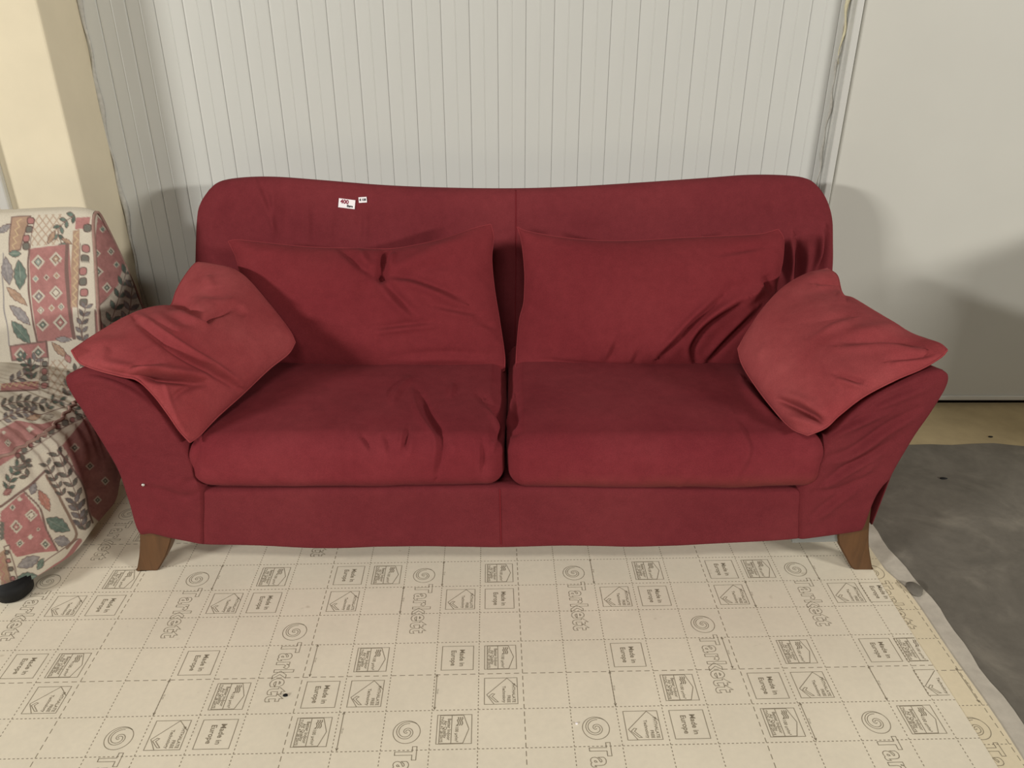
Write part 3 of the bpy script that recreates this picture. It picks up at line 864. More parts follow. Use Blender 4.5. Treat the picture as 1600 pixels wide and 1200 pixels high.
paper_tag('price_tag', [(560.3, 308.6), (573, 308), (573.5, 316.4), (561, 317.2)], 'smaller white price sticker on the sofa back right of the larger tag', [('\u20ac 125', 0.50, 0.0, 0.0, INK_BLACK, 0.0006, 0.0)])

# ------------------------------------------------------------------ loose pillows
pn = [(7, 0.005, 41), (20, 0.0012, 42)]
pl = dict(z0=0.44, y0=2.115, z1=0.78, y1=2.30)
# left back pillow
t = [(357, 377), (372, 375), (420, 380), (480, 386), (550, 388), (610, 389), (660, 381), (700, 371), (740, 357), (767, 350)]
r = [(767, 350), (771, 370), (768, 405), (772, 450), (780, 500), (788, 555), (788, 580)]
b = [(385, 572), (450, 576), (520, 581), (600, 585), (700, 586), (788, 580)]
l = [(357, 377), (370, 405), (376, 440), (374, 500), (378, 540), (385, 572)]
s = [([(530, 385), (560, 412), (591, 434)], 7, -0.012), ([(607, 390), (600, 415), (592, 434)], 8, -0.018), ([(614, 395), (606, 420)], 6, 0.014), ([(588, 434), (606, 430)], 9, -0.016), ([(594, 438), (606, 454), (618, 468), (646, 495)], 9, 0.0085, 's'), ([(590, 438), (573, 455), (556, 472)], 12, -0.006),
     ([(604, 434), (645, 440), (690, 456), (722, 472)], 9, 0.010, 's'), ([(600, 430), (668, 400), (745, 362)], 12, 0.010), ([(610, 440), (660, 420), (730, 408)], 9, -0.005), ([(584, 516), (634, 510), (678, 506)], 6, 0.006, 's'), ([(675, 480), (715, 488), (755, 495)], 7, 0.005, 's'), ([(560, 396), (575, 420)], 8, 0.010), ([(365, 382), (400, 392), (470, 400)], 9, 0.004),
     ([(450, 470), (520, 520), (580, 560)], 16, 0.006), ([(610, 445), (640, 462), (665, 492)], 12, 0.006), ([(545, 400), (548, 470)], 16, 0.006), ([(620, 560), (700, 556), (770, 560)], 8, 0.004, 's'), ([(735, 500), (780, 520)], 8, 0.004, 's')]
o = patch('back_pillow', RED_PILLOW, seam_r=0.0024, sides=[onplane(q_, **pl) for q_ in (t, r, b, l)], nu=170, nv=120, Tf=0.085, Tb=0.075, p=2.6, q=0.62, nvec=(0, -1, 0.45), strokes=s, noise=pn, gain=1.35)
tag(o, 'large red back pillow with a deep crease dent, left of the centre seam', 'pillow', 'loose red pillows on the sofa')
# right back pillow
t = [(808, 354), (822, 361), (870, 370), (930, 376), (990, 376), (1060, 372), (1130, 369), (1185, 366), (1203, 362), (1216, 358)]
r = [(1216, 358), (1224, 374), (1222, 410), (1214, 445), (1212, 480), (1205, 530), (1192, 574)]
b = [(806, 575), (860, 580), (950, 582), (1050, 582), (1130, 580), (1192, 574)]
l = [(808, 354), (815, 376), (820, 420), (820, 455), (818, 477), (812, 500), (808, 540), (806, 575)]
s = [([(1124, 466), (1084, 500), (1055, 530), (1030, 556)], 7, 0.012, 's'), ([(1165, 466), (1104, 506), (1080, 540), (1082, 562)], 7, 0.012, 's'), ([(1182, 483), (1134, 530), (1104, 564)], 7, 0.010, 's'), ([(1196, 430), (1206, 448), (1212, 455)], 7, -0.014), ([(1190, 450), (1160, 480)], 7, 0.010),
     ([(962, 530), (945, 567)], 7, 0.005, 's'), ([(995, 545), (985, 570)], 7, 0.004, 's'), ([(1130, 400), (1190, 390)], 7, 0.004, 's'), ([(816, 477), (850, 486), (890, 492)], 10, -0.004), ([(1170, 440), (1140, 455), (1110, 480)], 8, -0.006), ([(812, 356), (840, 372)], 6, 0.006), ([(990, 380), (991, 440)], 3, -0.0015), ([(830, 560), (950, 572), (1060, 575)], 4, -0.003)]
o = patch('back_pillow', RED_PILLOW, seam_r=0.0024, sides=[onplane(q_, **pl) for q_ in (t, r, b, l)], nu=170, nv=120, Tf=0.085, Tb=0.075, p=2.6, q=0.62, nvec=(0, -1, 0.45), strokes=s, gain=1.35, noise=[(7, 0.004, 51), (20, 0.0012, 52)])
tag(o, 'large smooth red back pillow right of the centre seam', 'pillow', 'loose red pillows on the sofa')
# left arm pillow: A outer tip, D rear top, C inner, B front bottom
YAa, YD, YC, YB = 1.69, 2.27, 2.03, 1.650
AD = [(112, 548), (135, 532), (165, 513), (195, 496), (225, 485), (255, 481), (268, 476), (276, 454), (290, 430), (305, 412), (318, 411)]
DC = [(318, 411), (340, 417), (372, 427), (395, 446), (430, 487), (453, 518), (461, 535)]
BC = [(297, 691), (312, 680), (340, 651), (380, 615), (420, 577), (450, 553), (461, 535)]
AB = [(112, 548), (124, 566), (152, 578), (190, 588), (215, 594), (240, 617), (262, 646), (280, 672), (297, 691)]
s = [([(268, 478), (288, 476), (318, 496), (345, 486), (366, 477)], 6, -0.018), ([(300, 470), (340, 475), (368, 470)], 9, 0.010), ([(325, 492), (330, 508)], 6, -0.010), ([(275, 490), (310, 503), (340, 498)], 7, 0.010), ([(366, 478), (385, 492)], 6, -0.006),
     ([(216, 498), (250, 524), (287, 549), (330, 574), (372, 602)], 7, -0.014, 's'), ([(140, 574), (189, 588), (250, 591), (320, 598)], 6, -0.030), ([(150, 566), (200, 577), (260, 580), (325, 588)], 8, 0.014), ([(190, 588), (215, 577), (250, 570)], 6, 0.008, 's'), ([(268, 625), (290, 608), (318, 601)], 5, -0.008), ([(258, 596), (264, 622), (275, 650), (288, 672)], 4, 0.006), ([(155, 565), (170, 545)], 7, 0.006),
     ([(240, 492), (275, 515), (300, 520)], 9, 0.007), ([(325, 430), (328, 450)], 8, 0.006), ([(112, 550), (150, 540), (200, 530)], 9, 0.006)]
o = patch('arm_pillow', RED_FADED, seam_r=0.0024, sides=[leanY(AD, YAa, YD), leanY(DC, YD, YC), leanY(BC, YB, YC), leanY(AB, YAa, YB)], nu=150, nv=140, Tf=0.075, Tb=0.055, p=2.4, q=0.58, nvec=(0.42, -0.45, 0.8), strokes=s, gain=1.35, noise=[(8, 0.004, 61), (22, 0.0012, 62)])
tag(o, 'crumpled red pillow slumped over the arm beside the floral armchair', 'pillow', 'loose red pillows on the sofa')
# right arm pillow
DA = [(1293, 420), (1308, 431), (1317, 460), (1340, 471), (1380, 495), (1420, 519), (1445, 529), (1468, 537), (1480, 547)]
AB = [(1480, 547), (1470, 558), (1440, 576), (1400, 593), (1350, 619), (1312, 648), (1290, 668), (1262, 680)]
CB = [(1153, 545), (1160, 570), (1180, 602), (1205, 635), (1235, 668), (1262, 680)]
DC = [(1293, 420), (1262, 428), (1225, 450), (1195, 480), (1170, 515), (1153, 545)]
s = [([(1216, 625), (1245, 636), (1275, 652), (1291, 668)], 5, -0.024), ([(1225, 650), (1255, 660), (1285, 672)], 7, 0.012), ([(1225, 615), (1260, 628), (1290, 650)], 8, 0.008), ([(1308, 589), (1330, 597), (1350, 602)], 6, 0.008, 's'), ([(1315, 541), (1380, 537), (1440, 543)], 9, 0.008, 's'), ([(1390, 566), (1440, 560), (1465, 553)], 6, 0.006, 's'), ([(1275, 445), (1310, 450), (1318, 462)], 6, 0.008, 's'),
     ([(1265, 525), (1300, 505), (1330, 498)], 8, 0.005, 's'), ([(1180, 560), (1200, 540)], 8, 0.004), ([(1330, 640), (1380, 605), (1440, 578)], 5, -0.004), ([(1330, 520), (1400, 512)], 9, 0.006), ([(1445, 555), (1455, 545)], 6, -0.006)]
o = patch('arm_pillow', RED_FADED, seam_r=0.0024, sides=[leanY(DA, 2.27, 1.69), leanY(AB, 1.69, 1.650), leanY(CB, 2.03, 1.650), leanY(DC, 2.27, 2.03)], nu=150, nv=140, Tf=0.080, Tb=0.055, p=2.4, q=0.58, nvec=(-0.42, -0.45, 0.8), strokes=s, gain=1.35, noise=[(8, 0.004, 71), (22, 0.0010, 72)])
tag(o, 'plump red pillow slumped over the arm beside the white door', 'pillow', 'loose red pillows on the sofa')

# ------------------------------------------------------------------ floral armchair
chair = empty('armchair', (-1.6, 2.0, 0.0))
tag(chair, 'armchair under a cream, pink and green floral slipcover left of the sofa', 'armchair')
CREAM, PINK, BROWN, GREEN, GREYV, OCHRE, DKG, TEAL = [np.array(srgb(*c)[:3]) for c in ((194, 186, 170), (160, 114, 110), (118, 95, 89), (104, 118, 108), (136, 131, 130), (160, 134, 114), (108, 106, 98), (138, 148, 140))]
class Paint:
    def __init__(self, V):
        self.P = proj(V)
        self.P[:, 0] = np.abs((self.P[:, 0] + 225) % 450 - 225)      # the print repeats, mirrored, beyond what the picture shows
        nz = np.stack([self.P[:, 0] * 0.035, self.P[:, 1] * 0.035, 0 * self.P[:, 0]], 1)
        self.P = self.P + np.stack([vnoise(nz, 3), vnoise(nz, 4)], 1) * 1.6
        self.n = vnoise(nz * 3.0, 9); self.n2 = vnoise(nz * 9.0, 19)
        self.C = np.tile(CREAM, (len(V), 1))
    def near(self, pts, m):
        pts = np.asarray(pts, float); lo, hi = pts.min(0) - m, pts.max(0) + m; P = self.P
        return np.where((P[:, 0] > lo[0]) & (P[:, 0] < hi[0]) & (P[:, 1] > lo[1]) & (P[:, 1] < hi[1]))[0]
    def put(self, I, m, col, a=1.0):
        m = np.clip(m, 0, 1)[:, None] * a
        self.C[I] = self.C[I] * (1 - m) + col * m
    def poly(self, pts, col, mottle=0.0, edge=None, ew=1.2):
        I = self.near(pts, 4)
        if not len(I): return
        P = self.P[I]; pts = np.array(pts, float); n = len(pts)
        ins = np.zeros(len(P), bool); dm = np.full(len(P), 1e9)
        for i in range(n):
            a, b = pts[i], pts[(i + 1) % n]
            c = ((a[1] > P[:, 1]) != (b[1] > P[:, 1])) & (P[:, 0] < (b[0] - a[0]) * (P[:, 1] - a[1]) / (b[1] - a[1] + 1e-9) + a[0])
            ins ^= c
            ab = b - a; t = np.clip(((P - a) @ ab) / (ab @ ab + 1e-9), 0, 1)
            q = P - (a + t[:, None] * ab); dm = np.minimum(dm, np.hypot(q[:, 0], q[:, 1]))
        sd = np.where(ins, dm, -dm)
        c = col * (1 + mottle * (self.n[I] * 0.7 + self.n2[I] * 0.5)[:, None]) if mottle else col
        self.put(I, sd / 1.0 + 0.5, c)
        if edge is not None: self.put(I, 1.0 - (np.abs(sd) - ew / 2), edge, 0.9)
    def line(self, pts, w, col, a=1.0):
        R = resample(pts, 2 if len(pts) == 2 else 20)
        I = self.near(R, w + 2)
        if not len(I): return
        P = self.P[I]; d = np.full(len(P), 1e9)
        for i in range(len(R) - 1):
            x, y = R[i], R[i + 1]; ab = y - x
            t = np.clip(((P - x) @ ab) / (ab @ ab + 1e-9), 0, 1)
            q = P - (x + t[:, None] * ab); d = np.minimum(d, np.hypot(q[:, 0], q[:, 1]))
        self.put(I, w / 2 - d + 0.5, col, a)
    def diamond(self, x, y, r, col, rim=CREAM):
        I = self.near([(x, y)], r * 1.3 + 2); P = self.P[I]
        d = np.abs(P[:, 0] - x) + np.abs(P[:, 1] - y) * 0.95
        self.put(I, r - d, rim * 0.9); self.put(I, r * 0.66 - d, BROWN * 0.9 if r > 6 else col); self.put(I, r * 0.50 - d, col)
        if r > 6: self.put(I, r * 0.22 - d, CREAM)
    def leaf(self, x, y, ang, L, W, col):
        I = self.near([(x, y)], L + 3); P = self.P[I]
        c, s = math.cos(ang), math.sin(ang)
        dx, dy = P[:, 0] - x, P[:, 1] - y
        u = (dx * c + dy * s) / L; v = (-dx * s + dy * c)
        prof = W * np.clip(1 - np.abs(u) ** 1.8, 0, 1) * (1 + 0.08 * np.sin(u * 14))
        sd = np.where(np.abs(u) < 1, prof - np.abs(v), -9)
        self.put(I, sd + 0.6, BROWN * 0.85); self.put(I, sd - 0.4, col * (1 + 0.25 * self.n2[I][:, None]))
        if W > 4: self.put(I, (0.7 - np.abs(v)) * (np.abs(u) < 0.8), CREAM, 0.4)
    def blob(self, x, y, r, col):
        I = self.near([(x, y)], r + 3); P = self.P[I]
        d = (np.abs(P[:, 0] - x) ** 3 + np.abs(P[:, 1] - y) ** 3) ** (1 / 3)
        self.put(I, r - d, BROWN * 0.6); self.put(I, r - 1.4 - d, col)
    def zig(self, p0, p1, amp, n, w, col):
        p0, p1 = np.array(p0, float), np.array(p1, float); t = p1 - p0; nn = np.array([-t[1], t[0]]) / np.linalg.norm(t)
        R = [p0 + t * k / n + nn * amp * (1 if k % 2 else -1) for k in range(n + 1)]
        for a, b in zip(R[:-1], R[1:]): self.line([a, b], w, col)
    def lattice(self, pts, sp, col):
        I = self.near(pts, 2); P = self.P[I]
        a = (P[:, 0] + P[:, 1] * 0.75); b = (P[:, 0] - P[:, 1] * 0.75)
        m = np.maximum(1.6 - np.abs(((a / sp) % 1) - 0.5) * sp, 1.6 - np.abs(((b / sp) % 1) - 0.5) * sp)
        p = np.array(pts, float); ins = np.zeros(len(P), bool)
        for i in range(len(p)):
            q, r_ = p[i], p[(i + 1) % len(p)]
            ins ^= ((q[1] > P[:, 1]) != (r_[1] > P[:, 1])) & (P[:, 0] < (r_[0] - q[0]) * (P[:, 1] - q[1]) / (r_[1] - q[1] + 1e-9) + q[0])
        self.put(I, np.where(ins, m, 0), col, 0.8)
    def sprig(self, pts, n, L, W, col):
        self.line(pts, 1.3, BROWN * 0.8)
        R = resample(pts, n)
        for i in range(n):
            t = R[min(i + 1, n - 1)] - R[max(i - 1, 0)]; a = math.atan2(t[1], t[0])
            for sgn in (-1, 1):
                an = a + sgn * 0.75
                self.leaf(R[i][0] + math.cos(an) * L, R[i][1] + math.sin(an) * L, an, L, W, col if (i + (sgn > 0)) % 3 else col * 0.75)
z1 = lambda *pts: [(a / 4.0, 320 + b / 4.0) for a, b in pts]
z2 = lambda *pts: [(a / 3.43, 600 + b / 3.43) for a, b in pts]
def floral(V):
    p = Paint(np.asarray(V, float))
    ZIG = np.array(srgb(186, 164, 132)[:3])
    # repeat to the left of what the picture shows
    for off in (0,):
        z = lambda *pts: [(a / 4.0 + off, 320 + b / 4.0) for a, b in pts]
        p.lattice(z((205, 60), (390, 60), (360, 250), (200, 262)), 11, OCHRE)
        p.poly(z((70, 80), (190, 70), (128, 275), (55, 290)), OCHRE, 0.15, BROWN); p.zig(*z((120, 90), (85, 275)), 3, 8, 1.6, ZIG)
        for i, (a, b) in enumerate(z((190, 100), (184, 155), (168, 210), (165, 256))): p.blob(a, b, 6.5, PINK if i % 2 == 0 else DKG)
        p.line(z((215, 90), (205, 160), (190, 270)), 1.3, BROWN)
        p.leaf(*z((92, 300))[0], 0.0, 11, 6, GREEN); p.leaf(*z((25, 150))[0], -0.6, 13, 6, GREYV)
        p.sprig(z((470, 60), (400, 110), (360, 170), (380, 240)), 5, 7, 3.6, GREEN * 0.95)
        p.leaf(*z((320, 205))[0], -1.1, 13, 4.5, OCHRE * 0.9); p.leaf(*z((415, 228))[0], 0.5, 10, 4, OCHRE)
        p.poly(z((185, 275), (430, 248), (440, 400), (470, 830), (240, 858), (200, 640), (180, 400)), PINK, 0.14)
        p.line(z((183, 275), (172, 400), (190, 640), (235, 858)), 3, BROWN)
        p.line(z((418, 250), (414, 400), (435, 620), (468, 832)), 6, BROWN)
        for (a, b, r_, c_) in ((235, 355, 46, TEAL), (345, 340, 44, OCHRE), (218, 458, 24, TEAL), (290, 450, 22, BROWN), (357, 440, 24, OCHRE), (238, 567, 44, GREYV), (347, 550, 46, CREAM), (252, 655, 26, CREAM), (320, 645, 24, OCHRE), (382, 637, 26, TEAL), (268, 750, 42, GREEN), (378, 735, 50, PINK)):
            q = z((a, b))[0]; p.diamond(q[0], q[1], r_ / 4.0, c_)
        p.poly(z((455, 160), (497, 150), (490, 400), (488, 640), (448, 640), (440, 400)), OCHRE, 0.15); p.zig(*z((475, 165), (467, 630)), 3, 18, 1.6, ZIG)
        p.line(z((500, 240), (492, 400), (490, 640), (515, 840)), 1.3, BROWN)
        p.poly(z((480, 75), (560, 70), (550, 140), (470, 150)), PINK, 0.2)
        for i, (a, b) in enumerate(z((545, 140), (533, 270), (527, 335), (518, 415), (518, 478), (525, 545), (525, 608))): p.blob(a, b, 7.2, PINK if i % 2 == 1 else DKG)
        p.sprig(z((520, 850), (515, 760), (540, 650)), 5, 7, 3.4, GREYV * 0.8)
        p.leaf(*z((45, 410))[0], 1.4, 24, 8.5, GREYV); p.leaf(*z((122, 435))[0], 1.5, 25, 10, GREEN); p.leaf(*z((105, 572))[0], 0.75, 22, 7, OCHRE); p.leaf(*z((125, 690))[0], 0.75, 23, 8, GREYV); p.leaf(*z((132, 798))[0], 0.85, 24, 9.5, GREEN)
        p.line(z((15, 300), (25, 600), (60, 880)), 2.0, GREYV)
        p.poly(z((65, 885), (290, 850), (303, 955), (75, 970)), PINK, 0.15, BROWN, 1.6)
        for a, b in z((130, 935), (240, 920)): p.diamond(a, b, 11, GREEN)
        p.line(z((290, 850), (303, 955)), 3, BROWN)
        p.leaf(*z((375, 908))[0], 0.8, 19, 6, OCHRE); p.leaf(*z((425, 965))[0], 1.2, 9, 5, PINK)
        p.lattice(z((310, 980), (420, 960), (420, 1200), (305, 1200)), 12, OCHRE)
        p.leaf(*z((400, 840))[0], 0.1, 14, 5, GREYV)
        p.sprig(z((60, 1110), (150, 1060), (215, 980)), 5, 8, 3.6, GREYV * 0.75); p.sprig(z((200, 1090), (190, 1030), (150, 970)), 4, 7, 3.2, GREEN * 0.8)
        for i, (a, b) in enumerate(z((280, 1000), (278, 1045), (278, 1085), (278, 1130))): p.blob(a, b, 5.8, DKG if i % 2 == 0 else PINK)
        p.line(z((252, 960), (250, 1180)), 1.4, BROWN); p.line(z((305, 960), (302, 1180)), 1.4, BROWN)
        p.poly(z((0, 1118), (245, 1100), (245, 1150), (0, 1165)), PINK, 0.1); p.zig(*z((0, 1130), (240, 1115)), 3, 12, 1.5, ZIG); p.line(z((0, 1166), (240, 1155)), 2.6, BROWN)
        p.sprig(z((420, 1190), (440, 1090), (500, 1010)), 5, 7, 3.4, DKG)
    # side of the back
    p.poly(z1((606, 70), (690, 150), (760, 260), (785, 350), (735, 500), (605, 645), (588, 300)), PINK * 0.95, 0.2)
    p.line(z1((785, 350), (745, 495), (610, 640)), 2.6, BROWN)
    for (a, b, r_) in ((690, 290, 26), (610, 420, 36), (665, 515, 32), (725, 375, 24), (640, 150, 24), (600, 300, 28)):
        q = z1((a, b))[0]; p.diamond(q[0], q[1], r_ / 4.0, GREEN)
    p.poly(z1((780, 365), (880, 540), (900, 760), (680, 860), (600, 660), (740, 500)), CREAM * 0.72, 0.2)
    p.sprig(z1((670, 800), (730, 620), (790, 430)), 6, 9, 4, GREEN * 0.7); p.sprig(z1((760, 790), (810, 660), (830, 520)), 5, 9, 4, GREYV * 0.7)
    p.poly(z1((600, 660), (650, 760), (640, 860), (600, 850)), PINK * 0.9, 0.1, BROWN)
    # seat top
    for off in (0,):
        z = lambda *pts: [(a / 3.43 + off, 600 + b / 3.43) for a, b in pts]
        p.sprig(z((10, 120), (110, 90), (210, 105)), 6, 8, 3.6, DKG); p.sprig(z((20, 190), (90, 160), (160, 150)), 5, 7, 3.4, GREYV * 0.8); p.sprig(z((260, 130), (300, 80), (400, 130)), 5, 6, 3, GREEN * 0.8)
        p.leaf(*z((180, 175))[0], -0.3, 13, 5, OCHRE); p.leaf(*z((260, 175))[0], -0.3, 11, 5, CREAM * 0.8)
        p.line(z((0, 195), (120, 140), (220, 160), (350, 120)), 1.5, BROWN)
        p.poly(z((0, 240), (90, 200), (220, 210), (330, 190), (200, 280), (80, 390), (0, 440)), PINK * 1.02, 0.16)
        for (a, b, r_) in ((45, 315, 22), (160, 240, 20), (20, 260, 14)):
            q = z((a, b))[0]; p.diamond(q[0], q[1], r_ / 3.43, CREAM)
        for i, t_ in enumerate(np.linspace(0, 1, 11)):
            a, b = z((95 + 365 * t_, 385 - 225 * t_ - 25 * math.sin(t_ * 3)))[0]; p.blob(a, b, 5.0 + (i % 2), DKG if i % 2 else PINK * 0.8)
        p.line(z((70, 420), (240, 300), (370, 215), (470, 165)), 1.5, BROWN)
    # front and side of the seat
    p.poly(z2((0, 440), (110, 400), (235, 470), (120, 570), (0, 655)), CREAM, 0.05)
    p.sprig(z2((40, 570), (70, 490), (120, 420)), 5, 8, 3.6, GREEN * 0.8); p.sprig(z2((150, 500), (110, 470), (130, 420)), 3, 7, 3.5, DKG)
    p.leaf(*z2((40, 582))[0], -0.5, 10, 5.5, PINK * 0.8); p.leaf(*z2((155, 435))[0], 0.3, 7, 4, DKG)
    p.line(z2((0, 662), (130, 570), (240, 468)), 4, BROWN)
    p.poly(z2((0, 690), (130, 582), (200, 680), (310, 892), (90, 925), (20, 830), (0, 800)), PINK * np.array([1, .92, .95]), 0.18)
    p.line(z2((135, 580), (205, 660), (250, 770), (310, 892)), 3, BROWN)
    for (a, b, r_, c_) in ((165, 705, 34, CREAM), (85, 762, 36, PINK), (245, 860, 30, GREEN), (210, 780, 13, BROWN), (165, 820, 18, CREAM), (110, 850, 24, GREEN), (70, 665, 20, DKG), (110, 620, 16, CREAM)):
        q = z2((a, b))[0]; p.diamond(q[0], q[1], r_ / 3.43, c_)
    p.leaf(*z2((176, 560))[0], -1.2, 10, 6, GREYV * 0.95); p.leaf(*z2((235, 625))[0], 1.1, 21, 7.5, np.array(srgb(170, 122, 108)[:3])); p.leaf(*z2((312, 755))[0], 0.45, 22, 11, GREEN * 0.95); p.leaf(*z2((335, 842))[0], 0.2, 13, 9, GREYV)
    p.line(z2((250, 490), (320, 620), (375, 720), (412, 810), (360, 880)), 4.5, np.array(srgb(132, 112, 98)[:3]))
    p.sprig(z2((460, 780), (420, 640), (370, 500), (310, 390)), 8, 9, 3.8, DKG); p.sprig(z2((440, 760), (420, 690), (400, 640)), 4, 9, 4, GREYV * 0.7); p.sprig(z2((330, 600), (290, 500), (255, 440)), 5, 7, 3.2, DKG)
    p.poly(z2((330, 330), (420, 220), (470, 160), (620, 300), (700, 500), (560, 760), (490, 700), (430, 510)), PINK * 0.86, 0.2)
    p.line(z2((310, 365), (430, 510), (478, 680), (500, 740)), 3, BROWN)
    for (a, b, r_) in ((395, 345, 28), (480, 440, 26), (560, 520, 24), (520, 620, 24)):
        q = z2((a, b))[0]; p.diamond(q[0], q[1], r_ / 3.43, GREEN * 0.8)
    p.line(z2((130, 1080), (330, 960), (430, 840)), 7, PINK * 0.95); p.line(z2((230, 960), (330, 890), (420, 830)), 1.6, BROWN)
    p.leaf(*z2((150, 955))[0], -0.4, 20, 9, GREYV); p.leaf(*z2((140, 1035))[0], -0.1, 18, 8, GREEN * 1.05); p.leaf(*z2((215, 965))[0], -1.0, 11, 6, GREEN)
    p.poly(z2((0, 900), (30, 880), (85, 1110), (0, 1125)), OCHRE, 0.1); p.zig(*z2((8, 920), (20, 1110)), 3, 8, 1.6, PINK)
    p.poly(z2((22, 870), (50, 860), (100, 1100), (65, 1110)), CREAM, 0.0, BROWN)
    for i, (a, b) in enumerate(z2((38, 900), (46, 945), (56, 990), (66, 1040), (74, 1080))): p.blob(a, b, 4.5, DKG if i % 2 == 0 else PINK)
    p.poly(z2((0, 740), (22, 745), (20, 830), (0, 840)), DKG, 0.2)
    return p.C
FLORAL = NT('floral_cotton', 0.9, 0.15)
_at = FLORAL.n.new('ShaderNodeAttribute'); _at.attribute_name = 'print'
_f = FLORAL.noise(380, 2); 
FLORAL.color(FLORAL.mix(0.2, _at.outputs['Color'], FLORAL.ramp(_f, [(0.3, (0.6, 0.6, 0.6, 1)), (0.7, (1.3, 1.3, 1.3, 1))]), 'MULTIPLY'))
_b1 = FLORAL.bump(FLORAL.noise(16, 4), 0.3, 0.008); FLORAL.bump(_f, 0.2, 0.0006, _b1); FLORAL = FLORAL.m
def painted(name, V, Fc, parent):
    V = np.asarray(V, float)
    o = mesh_obj(name, V, Fc, FLORAL)
    C = floral(V)
    at = o.data.color_attributes.new('print', 'FLOAT_COLOR', 'POINT')
    buf = np.ones((len(V), 4), np.float32); buf[:, :3] = np.clip(C, 0, 1)
    at.data.foreach_set('color', buf.ravel())
    return keep(o, parent)
def grid_faces(nv, nu, flip=False):
    Fc = []
    for j in range(nv - 1):
        for i in range(nu - 1):
            a = j * nu + i
            Fc.append((a, a + 1, a + nu + 1, a + nu) if not flip else (a, a + nu, a + nu + 1, a + 1))
    return Fc
# back: wedge section swept along x, then the padded side
XR = -1.205
sec = [(2.08, 0.30), (2.118, 0.44), (2.150, 0.54), (2.190, 0.65), (2.222, 0.74), (2.243, 0.80), (2.262, 0.829), (2.290, 0.832), (2.315, 0.79), (2.352, 0.705), (2.392, 0.60), (2.425, 0.50), (2.443, 0.40), (2.450, 0.25), (2.450, 0.07)]
ns = 480; S2 = resample(np.array(sec), ns)
xsb = np.concatenate([np.linspace(XR, -1.66, 230), np.linspace(-1.665, -2.02, 70)])
cen = np.array([2.29, 0.45])
V = []
for x in xsb:
    e = 0.0
    d = XR - x
    k_ = 1 - 0.035 * math.exp(-d / 0.03)          # slight rounding towards the piping
    bul = 0.014 * (1 - math.exp(-d / 0.08))
    for (y, z) in S2:
        yy, zz = cen[0] + (y - cen[0]) * k_, cen[1] + (z - cen[1]) * k_
        V.append((x, yy - (bul if y < 2.27 else 0), zz + 0.006 * math.sin(x * 9) * (1 if z > 0.7 else 0)))
V = np.array(V); V += (vnoise(V * 12, 81) * 0.004)[:, None] * np.array([0, -1, 0.4])
painted('back_cover', V, grid_faces(len(xsb), ns), chair)
V = []
nr = 90
for j in range(nr):
    t = j / (nr - 1)
    for (y, z) in S2:
        k_ = 0.965 * (1 - t)
        V.append((XR + 0.028 * (1 - (1 - t) ** 2.2) ** 0.6 * 1.0, cen[0] + (y - cen[0]) * k_, cen[1] + (z - cen[1]) * k_))
V = np.array(V); V[:, 0] += vnoise(V * 10, 83) * 0.004
painted('back_side_cover', V, grid_faces(nr, ns, True), chair)
pp = [(XR + 0.003, cen[0] + (y - cen[0]) * 0.972, cen[1] + (z - cen[1]) * 0.972) for y, z in S2[40::5]]
PIPE = plain('piping_cotton', srgb(150, 122, 112), 0.9, 0.1, var=0.15, scale=60)
Vt, Ft = tube(pp, 0.0045, 8); keep(mesh_obj('piping', Vt, Ft, PIPE), chair)
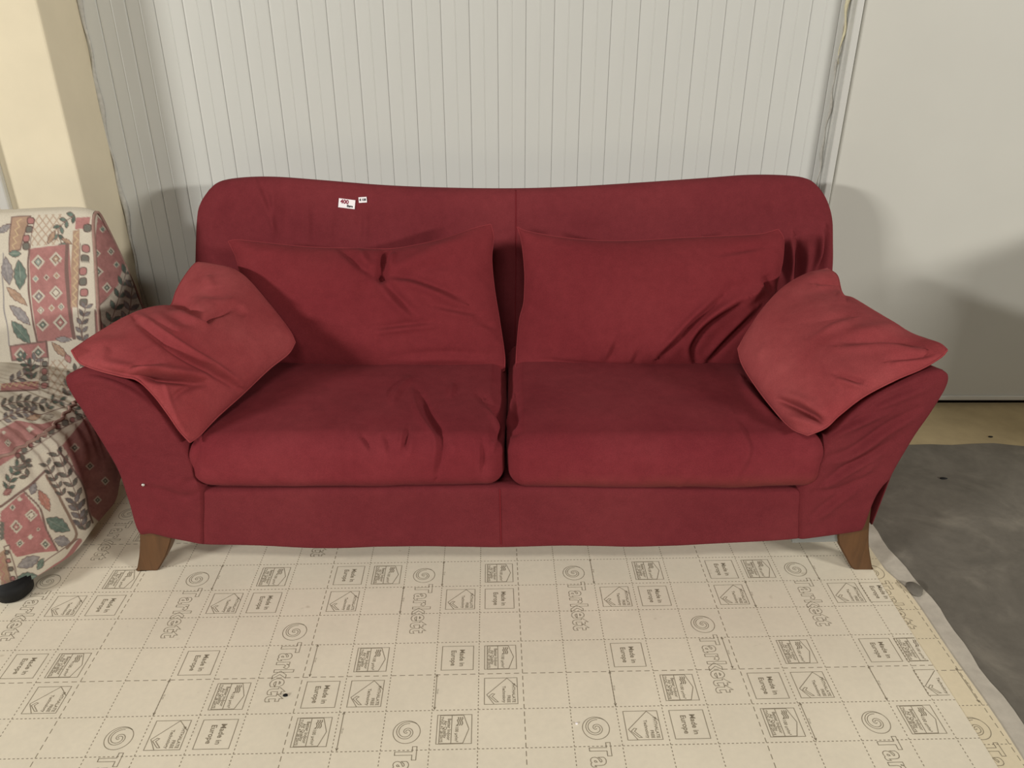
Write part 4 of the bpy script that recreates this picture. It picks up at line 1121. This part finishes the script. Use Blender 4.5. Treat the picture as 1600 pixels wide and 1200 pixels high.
# seat: rounded footprint, gathered skirt and cushioned top
foot = [(-1.24, 2.34), (-1.212, 2.18), (-1.190, 2.0), (-1.178, 1.85), (-1.185, 1.74), (-1.215, 1.65), (-1.275, 1.585), (-1.36, 1.545), (-1.50, 1.52), (-1.75, 1.51), (-2.02, 1.51)]
nf = 620; Fp = resample(np.array(foot), nf)
tan = np.gradient(Fp, axis=0); nrm = np.stack([-tan[:, 1], tan[:, 0]], 1); nrm /= np.linalg.norm(nrm, axis=1, keepdims=True)
if nrm[150, 0] < 0: nrm = -nrm
s_ = np.concatenate([[0], np.cumsum(np.linalg.norm(np.diff(Fp, axis=0), axis=1))])
ctr = np.array([-1.62, 2.0])
V = []; nzv = 190
for j in range(nzv):
    t = j / (nzv - 1); z = 0.040 + (0.385 - 0.040) * t
    out = -0.012 * (1 - t) ** 2 + 0.024 * math.sin(math.pi * min(1, t * 1.02)) + 0.006 - 0.020 * max(0, t - 0.92) / 0.08
    g = max(0, (t - 0.45) / 0.55) ** 1.5
    pl_ = 0.006 * g * np.sin(s_ * 165 + 1.5 * np.sin(s_ * 31)) + 0.006 * (1 - t) * np.sin(s_ * 17 + 1)
    lift = 0.010 * np.sin(s_ * 4 + 2) * (1 - t) + (0.006 * np.sin(s_ * 29)) * (1 - t)
    Q = Fp + nrm * (out + pl_)[:, None]
    for i in range(nf): V.append((Q[i, 0], Q[i, 1], z + lift[i]))
V = np.array(V); V += np.concatenate([nrm] * nzv)[:, [0, 1]].dot(np.array([[1, 0, 0], [0, 1, 0]])) * (vnoise(V * 13, 85) * 0.006)[:, None]
painted('seat_skirt', V, grid_faces(nzv, nf), chair)
topring = V[-nf:]
V = []; nt = 170
for j in range(nt):
    t = j / (nt - 1)
    c2_ = np.array([-1.75, 2.10])
    Q = topring[:, :2] * (1 - t) + c2_ * t
    zz = topring[:, 2] + 0.045 * (1 - (1 - min(1, t * 1.6)) ** 2.2) - 0.010 * np.sin(min(1, t * 8) * math.pi) * 0
    for i in range(nf): V.append((Q[i, 0], Q[i, 1], zz[i]))
V = np.array(V); V[:, 2] += vnoise(V * np.array([9, 9, 1]), 87) * 0.008 + vnoise(V * np.array([26, 26, 1]), 88) * 0.003
V[:nf] = topring
painted('seat_cover', V, grid_faces(nt, nf), chair)
Vt, Ft = tube([tuple(q + np.array([0, 0, 0.001])) for q in topring[::5]], 0.0045, 7); keep(mesh_obj('piping', Vt, Ft, PIPE), chair)
# black plastic foot
for (x, y) in ((-1.285, 1.605), (-1.30, 2.36), (-1.95, 1.60)):
    bm = bmesh.new()
    bmesh.ops.create_cone(bm, cap_ends=True, segments=28, radius1=0.040, radius2=0.046, depth=0.055)
    bmesh.ops.bevel(bm, geom=[e for e in bm.edges if abs(e.verts[0].co.z - e.verts[1].co.z) < 1e-6], offset=0.006, segments=2, affect='EDGES')
    for v in bm.verts: v.co.y *= 1.15
    o = bm_obj('foot', bm, BLACK, None, True); o.location = (x, y, 0.0280); keep(o, chair)
